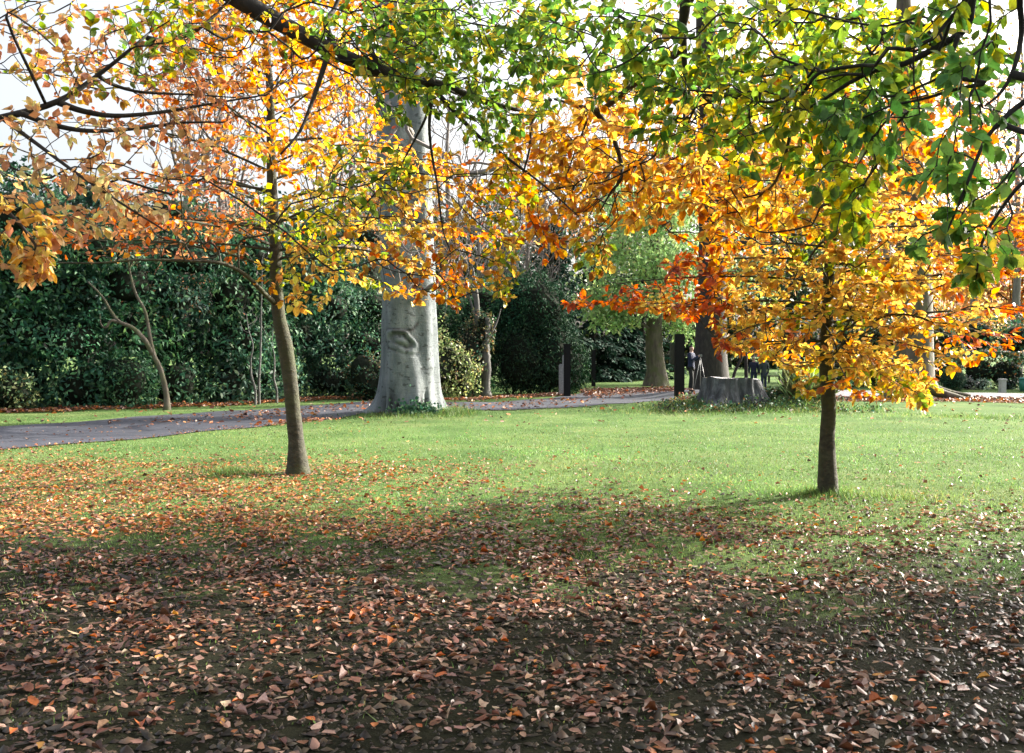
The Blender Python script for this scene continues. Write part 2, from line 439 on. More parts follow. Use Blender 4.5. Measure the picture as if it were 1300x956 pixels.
# ------------------------------------------------------------------ branching
class Skel:
    """roots are hand-laid limbs; crown points are joined to them by shortest branching ways"""
    def __init__(s): s.P = []; s.par = []; s.R = []; s.plen = []; s.lines = []; s.tags = []
    def limb(s, pts, r0, r1, par=-1, sub=4, k=8, keep=True, taper=1.0):
        P = np.asarray(pts, float); t = np.linspace(0, 1, len(P)) ** taper
        R = r0 + (r1 - r0) * t
        if sub > 1 and len(P) > 2: P, R = smooth_line(P, R, sub)
        s.lines.append((P, R, k))
        start = len(s.P)
        for i in range(len(P)):
            s.P.append(P[i]); s.R.append(R[i])
            s.par.append(par if i == 0 else len(s.P) - 2)
            q = 0 if s.par[-1] < 0 else s.plen[s.par[-1]] + np.linalg.norm(P[i] - s.P[s.par[-1]])
            s.plen.append(q); s.tags.append(-1)
        return start
    def near(s, p):
        return int(np.argmin(np.linalg.norm(np.array(s.P) - np.asarray(p), axis=1)))
    def grow(s, pts, bf=0.35, skip=0, tags=None):
        s.nroot = len(s.P)
        A = np.asarray(pts, float); n = len(A)
        roots = np.array(s.P); pl = np.array(s.plen)
        best = np.full(n, 1e9); bp = np.zeros(n, int)
        for a in range(0, n, 400):
            d = np.linalg.norm(A[a:a + 400, None] - roots[None, skip:], axis=2) + bf * pl[None, skip:]
            j = d.argmin(1); best[a:a + 400] = d[np.arange(len(j)), j]; bp[a:a + 400] = j + skip
        done = np.zeros(n, bool)
        for _ in range(n):
            i = int(np.argmin(np.where(done, 1e12, best)))
            done[i] = True
            p = bp[i]; me = len(s.P)
            s.P.append(A[i]); s.par.append(p); s.R.append(0.0)
            s.tags.append(0 if tags is None else tags[i])
            q = s.plen[p] + np.linalg.norm(A[i] - s.P[p]); s.plen.append(q)
            d = np.linalg.norm(A - A[i], axis=1) + bf * q
            b = (d < best) & ~done
            best[b] = d[b]; bp[b] = me
        N = len(s.P)
        s.cnt = np.zeros(N); par = np.array(s.par)
        for i in range(N - 1, s.nroot - 1, -1):
            s.cnt[i] += 1
            if par[i] >= s.nroot: s.cnt[par[i]] += s.cnt[i]
        s.kids = [[] for _ in range(N)]
        for i in range(s.nroot, N):
            s.kids[par[i]].append(i)
    def tubes(s, tb, tip=0.003, ex=0.45, k=5, sub=2, sag=0.0):
        for P, R, kk in s.lines:
            tb.add(P, R, kk)
        N = len(s.P)
        rr = tip * np.maximum(s.cnt, 1) ** ex
        def chain(i):
            pts = [s.P[s.par[i]]]
            r0 = rr[i]
            pr = s.R[s.par[i]] if s.par[i] < s.nroot else rr[s.par[i]]
            rs = [min(r0 * 1.15, max(pr * 0.8, tip))]
            stack = []
            while True:
                pts.append(s.P[i]); rs.append(min(rr[i], rs[-1]))
                ks = s.kids[i]
                if not ks: rs[-1] = tip * 0.6; break
                h = max(ks, key=lambda c: s.cnt[c])
                stack += [c for c in ks if c != h]
                i = h
            return pts, rs, stack
        todo = [c for i in range(s.nroot) for c in s.kids[i]]
        while todo:
            pts, rs, st = chain(todo.pop())
            todo += st
            tb.add(pts, rs, k if rs[0] > 0.012 else 4, sub, cap=False)
    def leaf_sites(s, maxcnt=6, per_m=14, term=3, spread=0.75, flat=0.5, droop=0.25, minn=2):
        """alternate leaves along thin twigs + a few at each tip"""
        P = []; D = []; Nn = []; T = []
        for i in range(s.nroot, len(s.P)):
            if s.cnt[i] > maxcnt: continue
            a = s.P[s.par[i]]; b = s.P[i]; e = b - a; L = np.linalg.norm(e)
            if L < 1e-4: continue
            d = e / L
            up = np.array([0, 0, 1.0]) + rng.normal(0, flat, 3)
            sd_ = np.cross(up, d); sd_ /= np.linalg.norm(sd_) + 1e-9
            m = max(minn, int(L * per_m + rng.random()))
            side = 1
            for t in (np.arange(m) + rng.random(m) * 0.6) / m:
                side = -side
                dd = d * 0.65 + side * sd_ * spread + rng.normal(0, .22, 3); dd[2] -= droop
                P.append(a + e * min(t, 1)); D.append(dd); Nn.append(up + rng.normal(0, .3, 3)); T.append(s.tags[i])
            if not s.kids[i]:
                for q in range(term):
                    dd = d + rng.normal(0, .45, 3); dd[2] -= droop
                    P.append(b + rng.normal(0, .01, 3)); D.append(dd); Nn.append(up + rng.normal(0, .35, 3)); T.append(s.tags[i])
        return np.array(P), np.array(D), np.array(Nn), np.array(T)

# ------------------------------------------------------------------ terrain
MOUNDS = [(6.2, 28.6, 3.2, 2.2, 0.16), (7.6, 28.8, 2.0, 1.4, 0.12), (-2.7, 26.3, 1.8, 1.3, 0.10),
          (6.9, 37.2, 1.6, 1.4, 0.28), (12.0, 50.5, 4.0, 4.0, -0.22), (-3.8, 13.25, .6, .5, .035), (3.52, 11.05, .6, .5, .03)]
def gz(x, y):
    x = np.asarray(x, float); y = np.asarray(y, float)
    z = 0.025 * np.sin(x * 0.7 + 1.3) * np.sin(y * 0.55 + 0.4) + 0.012 * np.sin(x * 1.9 + y * 1.3)
    z = z * np.clip((y - 2) / 6, 0, 1)
    for mx, my, rx, ry, h in MOUNDS:
        z = z + h * np.exp(-(((x - mx) / rx) ** 2 + ((y - my) / ry) ** 2))
    return z

def terrain():
    xs = np.concatenate([-np.geomspace(400, 16, 16), np.linspace(-15.5, 19.5, 141), np.geomspace(20, 400, 16)])
    ys = np.concatenate([-np.geomspace(300, 3, 10), np.linspace(-2, 20, 111), np.linspace(20.25, 56, 130), np.geomspace(57, 600, 26)])
    X, Y = np.meshgrid(xs, ys); Z = gz(X, Y)
    V = np.stack([X, Y, Z], -1).reshape(-1, 3)
    nx, ny = len(xs), len(ys)
    i = np.arange(ny - 1)[:, None] * nx + np.arange(nx - 1)[None]
    q = np.stack([i, i + 1, i + nx + 1, i + nx], -1).reshape(-1, 4)
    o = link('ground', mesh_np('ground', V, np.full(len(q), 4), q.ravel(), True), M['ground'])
    tag(o, 'lawn turning to bare soil in the foreground', kind='structure')
terrain()

def strip(name, near, far, mat, label, lift):
    """ribbon between two edge lines, draped on the ground"""
    A, _ = smooth_line(np.array([(x, y, 0) for x, y in near], float), np.zeros(len(near)), 8)
    B, _ = smooth_line(np.array([(x, y, 0) for x, y in far], float), np.zeros(len(far)), 8)
    n = min(len(A), len(B)); m = 14
    V = []
    for i in range(n):
        for j in range(m + 1):
            p = A[i] + (B[i] - A[i]) * j / m
            jig = 0.05 * mnoise.noise(Vector((p[0] * 1.5, p[1] * 1.5, 3))) if j in (0, m) else 0
            V.append((p[0], p[1] + jig, float(gz(p[0], p[1])) + lift))
    F_ = []
    for i in range(n - 1):
        for j in range(m):
            a = i * (m + 1) + j
            F_ += [a, a + m + 1, a + m + 2, a + 1][::-1]
    V = np.array(V)
    me = mesh_np(name, V, np.full(len(F_) // 4, 4), F_, True)
    if me.polygons[0].normal.z < 0: me.flip_normals()
    o = link(name, me, mat)
    tag(o, label, kind='structure')
    return o

strip('drive',
      [(-16, 12.2), (-11.5, 14.6), (-8.6, 16.6), (-5.9, 21.0), (-4.6, 24.4), (-2.8, 27.7), (-0.6, 28.2), (1.1, 29.0), (3.2, 31.0), (5.6, 34.2), (9.0, 38.5), (13, 41.5)],
      [(-19, 16.0), (-14.8, 18.9), (-11.2, 21.6), (-7.9, 27.6), (-6.2, 30.6), (-4.5, 33.0), (-1.7, 32.6), (0.4, 34.0), (2.0, 37.2), (3.8, 43.0), (7.8, 47.5), (12, 49)],
      M['asphalt'], 'blue grey asphalt drive curving behind the trees', 0.016)
strip('path',
      [(9.5, 37.6), (12.1, 37.9), (15, 36.8), (18.2, 35.6), (24, 33)],
      [(10, 43), (12.6, 43.4), (15.6, 42.2), (19.5, 40.6), (26, 37)],
      M['gravel'], 'pale gravel path behind the right hand trees', 0.024)

# ------------------------------------------------------------------ generic crown leaf helper
def crown_leaves(parent, name, P, D, Nn, size, col, mat, wr=0.62, detail=True, fold=.25, curl=.15, kind=None):
    n = len(P)
    Ls = size * rng.normal(1, .16, n).clip(.6, 1.4)
    o = link(name, leaves(name, P, D, Nn, Ls, wr * rng.normal(1, .08, n).clip(.7, 1.3), col, fold * rng.normal(1, .5, n), curl * rng.normal(1, .8, n), detail), mat, parent)
    return o

# ------------------------------------------------------------------ young beeches
def flat_sheets(base_pts, spec, seed):
    """horizontal beech sprays: spec rows (height index point, azimuth deg, length, rise, droop, n)"""
    r = np.random.default_rng(seed); out = []; limbs = []
    for (p0, az, L, rise, droop, n) in spec:
        a = rad(az); d = np.array([math.cos(a), math.sin(a), 0]); sdv = np.array([-d[1], d[0], 0])
        w = r.normal(0, .06)
        ln = [p0 + d * L * t + np.array([0, 0, rise * L * t - droop * L * t * t]) + sdv * w * L * math.sin(3.1 * t) for t in (0, .2, .4, .6, .8, 1)]
        limbs.append((ln, L))
        t = r.uniform(.15, 1.04, n)
        half = L * .36 * np.sin(np.clip(t, 0, 1) * 2.5 + .35)
        lat = r.uniform(-1, 1, n) * half
        z = rise * L * t - droop * L * t * t + r.normal(0, .05, n) - .1 * np.abs(lat)
        out.append(p0 + d * (L * t)[:, None] + sdv * lat[:, None] + np.stack([0 * z, 0 * z, z], -1))
    return limbs, np.concatenate(out)

def interp_line(P, z):
    P = np.asarray(P); k = np.searchsorted(P[:, 2], z)
    k = min(max(k, 1), len(P) - 1)
    t = (z - P[k - 1, 2]) / (P[k, 2] - P[k - 1, 2])
    return P[k - 1] + (P[k] - P[k - 1]) * t

def trunk_mesh(tb, P, R, k=14):
    """trunk with a root flare and slight irregularity"""
    Ps, Rs = smooth_line(np.array(P, float), np.array(R, float), 8)
    r = np.random.default_rng(int(abs(P[0][0]) * 1000) + 5)
    Rs = Rs * (1 + r.normal(0, .018, len(Rs)))
    tb.add(Ps, Rs, k)
    return Ps, Rs

def young_right():
    Yd = 11.0
    b = ground_at(1052, 631); b[2] = float(gz(b[0], b[1]))
    root = empty('young_beech', b, 'slim young beech with gold and orange layered leaves on the lawn to the right', 'tree', 'young beeches on the lawn')
    px = [(1051, 622), (1050, 560), (1052, 520), (1050, 470), (1050, 400), (1053, 330), (1051, 260), (1056, 190), (1058, 120), (1062, 40), (1060, -30)]
    T = [b + np.array([0, 0, -.1])] + [at(x, y, b[1]) for x, y in px]
    R = [.165, .118, .083, .078, .084, .066, .058, .050, .042, .032, .022, .012]
    tb = Tubes(); Ps, Rs = trunk_mesh(tb, T, R)
    sk = Skel()
    st = sk.limb(Ps[::4], .09, .012, sub=1); sk.lines = []
    r = np.random.default_rng(3); spec = []
    az = 20
    for i in range(54):
        h = 1.5 + 4.3 * (i / 53) ** 1.0
        L = 2.35 * (1 - .10 * abs(h - 2.2)) if h < 3 else 2.2 - .55 * (h - 3)
        L *= r.uniform(.75, 1.1)
        az += 137.5 + r.normal(0, 12)
        rise = .05 + .12 * max(0, h - 2) + r.normal(0, .05); droop = .22 if h < 2.2 else .12
        spec.append((interp_line(Ps, h), az, max(L, .8), rise, droop, int(54 * L / 2)))
    p = interp_line
    # boughs the photograph shows clearly
    spec += [(p(Ps, 1.50), -12, 1.5, -.08, .26, 60), (p(Ps, 1.45), 8, 1.25, -.1, .28, 40), (p(Ps, 1.6), 25, 1.6, -.02, .22, 45), (p(Ps, 1.25), 200, .75, -.15, .25, 22),
             (p(Ps, 1.55), -35, 1.3, -.1, .35, 40), (p(Ps, 1.62), -88, 1.0, .02, .05, 30), (p(Ps, 1.9), -65, 1.3, .03, .06, 36), (p(Ps, 2.1), -95, 1.3, .03, .06, 54), (p(Ps, 2.35), -75, 1.3, .04, .06, 54), (p(Ps, 2.6), -105, 1.3, .05, .06, 54), (p(Ps, 2.85), -85, 1.2, .05, .06, 50), (p(Ps, 3.1), -95, 1.2, .05, .06, 46),
             (p(Ps, 2.02), 177, 2.8, .10, .04, 95), (p(Ps, 2.08), 183, 2.2, .08, .04, 60), (p(Ps, 1.75), 186, 2.1, .02, .10, 55), (p(Ps, 2.35), 170, 2.6, .12, .05, 60),
             (p(Ps, 1.95), 2, 2.9, .12, .04, 75), (p(Ps, 2.3), -8, 2.8, .16, .05, 65), (p(Ps, 2.6), 12, 2.7, .12, .03, 60)]
    limbs, pts = flat_sheets(Ps, spec, 8)
    ZX = ([-2.6, -1.9, -1.67, -1.3, -1.24, -.62, -.5, -.36, .1, .4, 1.05, 1.15, 1.37, 1.7, 2.1, 3], [2.14, 2.08, 1.98, 1.90, 1.64, 1.56, 1.45, 1.15, 1.2, 1.12, 1.0, 1.15, 1.38, 1.58, 1.66, 1.8])
    def allowed(q):
        f_ = b[1] / q[:, 1]                      # the crown's underside rises towards the front and the back alike
        dx = q[:, 0] * f_ - b[0]; zz = 1.6 + (q[:, 2] - 1.6) * f_
        return (zz > np.interp(dx, *ZX)) & ~((dx < -1.85) & (zz > 2.45) & (zz < 3.2))
    for ln, L in limbs:
        ok = allowed(np.array(ln)); ok[:2] = True
        ln = ln[:int(np.argmin(ok)) if not ok.all() else len(ln)]
        sk.limb(ln, .006 + .0042 * L, .0035, par=sk.near(ln[0]), sub=3, k=6)
    pts = pts[allowed(pts)]
    sk.grow(pts, .25, skip=8)
    sk.tubes(tb, .0028, .42)
    tb.build('trunk', M['young_bark'], root)
    P, D, Nn, _ = sk.leaf_sites(9, 28, 4, .8, .38, .22)
    k = allowed(P + [0, 0, .08])
    P, D, Nn = P[k], D[k], Nn[k]
    n = len(P)
    rel = P - b
    rr = np.hypot(rel[:, 0], rel[:, 1]); dx = rel[:, 0]; h = P[:, 2]
    cl = np.array([mnoise.noise(Vector(q * 1.6)) for q in P])
    u = rr / 2.4 + .55 * cl + rng.normal(0, .10, n)
    col = palette(GOLD, n)
    def put(mask, pal):
        k = int(mask.sum())
        if k: col[mask] = palette(pal, k)
    put(u > .68, AMBER); put(u > 1.0, ORANGE)
    put((np.abs(dx) > 1.45) & (u > .62) & (h < 2.9), RUSSET + ORANGE); put((dx < -1.2) & (h < 2.5) & (cl > -.35), ORANGE + RUSSET)
    put((rr < .65) & (cl > -.12) & (h > 1.9), LIME)
    put((h < 1.45) & (dx > -.7) & (u < .5), LIME + GOLD)
    put((h > 4.2) & (u < .5), LIME)
    crown_leaves(root, 'crown', P, D, Nn, .088, col, M['leaf'])
    print('right young leaves', n)

def young_left():
    b = ground_at(378, 600); b[2] = float(gz(b[0], b[1]))
    root = empty('young_beech', b, 'young beech with thicker greenish trunk and amber leaves near the drive', 'tree', 'young beeches on the lawn')
    px = [(378, 592), (376, 560), (372, 520), (368, 480), (362, 440), (354, 400), (350, 350), (350, 310), (346, 250), (344, 190), (343, 120), (338, 50), (333, -30), (330, -90)]
    T = [b + np.array([0, 0, -.1])] + [at(x, y, b[1]) for x, y in px]
    R = [.21, .150, .108, .100, .098, .106, .088, .084, .080, .070, .060, .052, .042, .03, .014]
    tb = Tubes(); Ps, Rs = trunk_mesh(tb, T, R, 18)
    sk = Skel(); sk.limb(Ps[::4], .13, .014, sub=1); sk.lines = []
    r = np.random.default_rng(5); spec = []
    az = 75
    for i in range(40):
        h = 2.75 + 3.9 * (i / 39)
        L = (2.75 if h < 4.3 else 2.75 - .5 * (h - 4.3)) * r.uniform(.72, 1.1)
        az += 137.5 + r.normal(0, 12)
        spec.append((interp_line(Ps, h), az, max(L, .9), .42 + r.normal(0, .14), .30, int(38 * L / 2)))
    p = interp_line
    spec += [(p(Ps, 3.0), 2, 2.5, .12, .28, 55), (p(Ps, 2.9), -20, 2.0, .05, .35, 48), (p(Ps, 3.4), 8, 3.0, .15, .22, 60), (p(Ps, 2.8), -60, 1.0, -.05, .5, 26),
             (p(Ps, 3.3), 176, 2.9, .22, .16, 55), (p(Ps, 3.0), 190, 2.4, .10, .12, 36), (p(Ps, 3.8), 172, 3.1, .22, .16, 55)]
    limbs, pts = flat_sheets(Ps, spec, 9)
    for ln, L in limbs:
        sk.limb(ln, .006 + .0048 * L, .004, par=sk.near(ln[0]), sub=3, k=6)
    # long bare low bough to the left
    low = [at(x, y, b[1] - .25 * i) for i, (x, y) in enumerate([(352, 388), (335, 372), (310, 348), (280, 334), (235, 331), (180, 330), (120, 334), (58, 333)])]
    sk.limb(low, .036, .007, par=sk.near(low[0]), sub=4, k=8)
    lp = [at(x, y, b[1] - 1.2) for x, y in [(100, 322), (135, 326), (70, 318), (95, 330), (245, 300), (225, 290), (180, 318)]]
    sk.grow(np.vstack([pts, lp]), .25, skip=14)
    sk.tubes(tb, .0032, .42)
    tb.build('trunk', M['young_bark'], root)
    P, D, Nn, _ = sk.leaf_sites(9, 20, 3, .8, .45, .28)
    keep = rng.random(len(P)) < np.where(P[:, 0] - b[0] < -.5, .62, .95)
    P, D, Nn = P[keep], D[keep], Nn[keep]
    n = len(P); dx = P[:, 0] - b[0]; h = P[:, 2]
    cl = np.array([mnoise.noise(Vector(q * 1.4)) for q in P])
    u = dx + .9 * cl + rng.normal(0, .15, n)
    col = palette(AMBER, n)
    def put(mask, pal):
        k = int(mask.sum())
        if k: col[mask] = palette(pal, k)
    put(u < -.5, BRONZE + ORANGE); put((u > -.1) & (h < 4.4), GOLD); put((u > 1.7), AMBER + ORANGE)
    put((dx > -.3) & (dx < 1.3) & (cl > .05) & (h < 4.2), LIME)
    crown_leaves(root, 'crown', P, D, Nn, .092, col, M['leaf'])
    print('left young leaves', n)

# ------------------------------------------------------------------ overhanging trees
def ell(cx, cy, rx, ry, n, y0, y1):
    a = rng.uniform(0, 2 * np.pi, n); r = np.sqrt(rng.uniform(0, 1, n))
    return np.array([at(cx + rx * q * math.cos(t), cy + ry * q * math.sin(t), Y) for t, q, Y in zip(a, r, rng.uniform(y0, y1, n))])

def px_line(rows): return [at(x, y, Y) for x, y, Y in rows]

def overhang(name, label, base, trunk, limbs, masses, bark, leafsize, seed):
    root = empty(name, base, label, 'tree', 'beeches overhanging the lawn')
    tb = Tubes(); sk = Skel()
    sk.limb([base + np.array([0, 0, -.15])] + trunk, .42, .20, sub=5, k=14)
    nb = len(sk.P)
    first = True
    for pts, r0, r1 in limbs:
        pts = [np.asarray(q) for q in pts]
        j = sk.near(pts[0])
        sk.limb([sk.P[j]] + pts if np.linalg.norm(sk.P[j] - pts[0]) > .05 else pts, r0, r1, par=j, sub=4, k=8)
    pts = []; tags = []
    pals = []
    for m in masses:
        if m[0] == 'w':                       # unseen crown mass in metres, added overhead to darken the foreground
            v = norm(rng.normal(0, 1, (m[7], 3))) * (rng.uniform(0, 1, (m[7], 1)) ** .4)
            q = np.array(m[1:4]) + v * np.array(m[4:7]); m = m[1:]
        else:
            q = ell(*m[:4], int(m[4] * (2.15 if m[0] > 310 else 1.9)), *m[5:7])
        pts.append(q); tags += [len(pals)] * len(q); pals.append(m[7])
    sk.grow(np.concatenate(pts), .3, skip=nb // 2, tags=tags)
    sk.tubes(tb, .0024, .21, sub=2)
    tb.build('trunk', bark, root)
    P, D, Nn, T = sk.leaf_sites(7, 11, 4, .75, .55, .35, 3)
    col = np.zeros((len(P), 3))
    for t, pal in enumerate(pals):
        k = T == t
        if k.any(): col[k] = palette(pal, int(k.sum()))
    o = crown_leaves(root, 'crown', P, D, Nn, leafsize, col, M['leaf'], wr=.66)
    print(name, 'leaves', len(P))

def overhang_left():
    base = np.array([-6.6, 4.6, 0.0])
    trunk = [base + np.array(q) for q in [(.05, 0, 1), (.15, .05, 2.2), (.3, .15, 3.4), (.45, .3, 5.0), (.5, .2, 7.0), (.3, 0, 9.0)]]
    limbs = [
        # the heavy dark limb across the top
        ([base + np.array((.4, .2, 4.2)), *px_line([(60, -150, 6.6), (200, -70, 6.8), (305, 0, 7.0), (370, 37, 7.0), (440, 73, 7.0), (515, 100, 7.0), (560, 108, 7.1), (612, 128, 7.2), (660, 140, 7.3)])], .11, .014),
        (px_line([(418, 62, 7.0), (408, 95, 6.9), (396, 130, 6.8), (380, 168, 6.7), (356, 196, 6.6)]), .022, .006),
        (px_line([(425, 62, 7.0), (414, 30, 7.0), (425, 10, 7.1), (440, -30, 7.1)]), .03, .01),
        (px_line([(480, 84, 7.0), (470, 50, 7.0), (500, 25, 7.0), (540, 10, 7.0)]), .022, .007),
        (px_line([(548, 118, 7.1), (540, 150, 7.0), (525, 180, 6.95), (512, 205, 6.9), (503, 232, 6.9)]), .014, .004),
        (px_line([(549, 120, 7.1), (545, 160, 7.0), (549, 200, 7.0), (556, 240, 6.9), (562, 290, 6.9), (572, 320, 6.9)]), .014, .004),
        (px_line([(555, 118, 7.1), (580, 145, 7.0), (610, 175, 7.0), (650, 205, 6.9), (690, 235, 6.9), (735, 275, 6.8)]), .02, .004),
        # left boughs
        ([base + np.array((.25, .1, 2.9)), *px_line([(-120, 175, 5.8), (0, 150, 5.9), (75, 128, 6.0), (125, 95, 6.1), (165, 63, 6.1), (190, 41, 6.2)])], .029, .006),
        (px_line([(186, 48, 6.2), (215, 52, 6.3), (250, 38, 6.3), (275, 17, 6.4), (296, -6, 6.4)]), .016, .008),
        (px_line([(74, 130, 6.0), (105, 141, 6.1), (145, 147, 6.2), (200, 143, 6.4), (260, 133, 6.6), (340, 120, 6.8)]), .022, .005),
        (px_line([(30, 145, 5.9), (65, 158, 6.0), (110, 166, 6.1), (165, 164, 6.2), (230, 156, 6.4), (285, 155, 6.5)]), .022, .005),
        (px_line([(124, 96, 6.1), (145, 108, 6.2), (180, 117, 6.3), (240, 120, 6.5), (300, 124, 6.6)]), .014, .004),
        (px_line([(5, 152, 5.9), (50, 185, 5.7), (100, 222, 5.5), (160, 262, 5.4), (215, 296, 5.4)]), .014, .004),
        (px_line([(8, 22, 5.6), (40, 34, 5.7), (70, 60, 5.8)]), .01, .004),
        (px_line([(-130, 170, 5.7), (-60, 200, 5.2), (-10, 250, 5.0), (30, 290, 4.9), (60, 335, 4.9)]), .02, .005),
    ]
    G, A, Bz, Pc, Gd = GREEN, AMBER, BRONZE, PEACH, GOLD
    masses = [
        (60, 55, 120, 70, 44, 5.6, 7.4, Bz + Pc), (130, 95, 90, 40, 18, 6.0, 7.4, Bz + Gd), (110, 60, 120, 60, 26, 5.6, 7.0, LIME + Bz), (60, 195, 110, 60, 40, 5.2, 6.8, Pc), (200, 190, 90, 60, 26, 5.6, 7.2, Pc + Bz),
        (25, 295, 45, 55, 26, 4.8, 5.2, Pc + Gd), (45, 330, 25, 22, 8, 4.8, 5.0, Gd + Pc), (130, 265, 90, 40, 24, 5.2, 6.2, Pc), (190, 50, 55, 60, 26, 5.8, 6.6, G + LIME),
        (250, 30, 90, 50, 30, 6, 7.2, A + LIME), (330, 60, 80, 70, 32, 6.8, 8.2, A), (380, 130, 70, 90, 40, 7.4, 9, A), (260, 120, 70, 50, 12, 6, 7.2, Bz),
        (420, 30, 90, 50, 40, 6.4, 7.8, G + A), (480, 50, 80, 50, 60, 6.2, 7.6, G), (525, 25, 55, 35, 44, 6.2, 7.4, G), (610, 20, 70, 40, 46, 6.2, 7.6, G), (690, 25, 50, 40, 26, 6.2, 7.6, G), (520, 85, 50, 26, 24, 6.4, 7.4, G + LIME), (560, 75, 80, 60, 74, 6.2, 7.6, G), (640, 95, 80, 70, 74, 6.2, 7.8, G),
        (510, 125, 60, 30, 22, 6.6, 7.4, G), (470, 220, 60, 45, 20, 6.4, 7.4, GREEN + LIME),
        (400, 280, 60, 50, 24, 6.6, 8, LIME + Gd), (390, 350, 36, 50, 14, 6.6, 7.6, Gd), (480, 280, 60, 40, 14, 6.8, 8, Gd + A),
        (555, 260, 50, 70, 28, 6.6, 8, A + Gd), (520, 340, 70, 40, 16, 6.8, 7.8, ORANGE + Gd), (580, 350, 50, 40, 14, 6.8, 7.8, A),
        (615, 150, 50, 40, 22, 6.4, 7.4, G), (640, 230, 40, 60, 22, 6.6, 7.6, LIME + A), (640, 320, 22, 62, 20, 6.6, 7.4, Gd + LIME), (635, 365, 14, 20, 5, 6.7, 7.1, Gd + LIME),
        (300, -90, 420, 70, 36, 5, 9, G + A), (250, -230, 420, 90, 30, 4, 9, G + A), ('w', -4, 1.5, 7.5, 4.2, 3.8, 1.8, 420, G + A), ('w', -5, -2, 5.5, 4, 3, 2, 300, G + A), (-150, 120, 110, 200, 60, 4.2, 7, Pc + Bz),
    ]
    overhang('overhanging_beech', 'beech reaching in from the left with heavy dark limb and peach leaves', base, trunk, limbs, masses, M['dark_bark'], .059, 1)

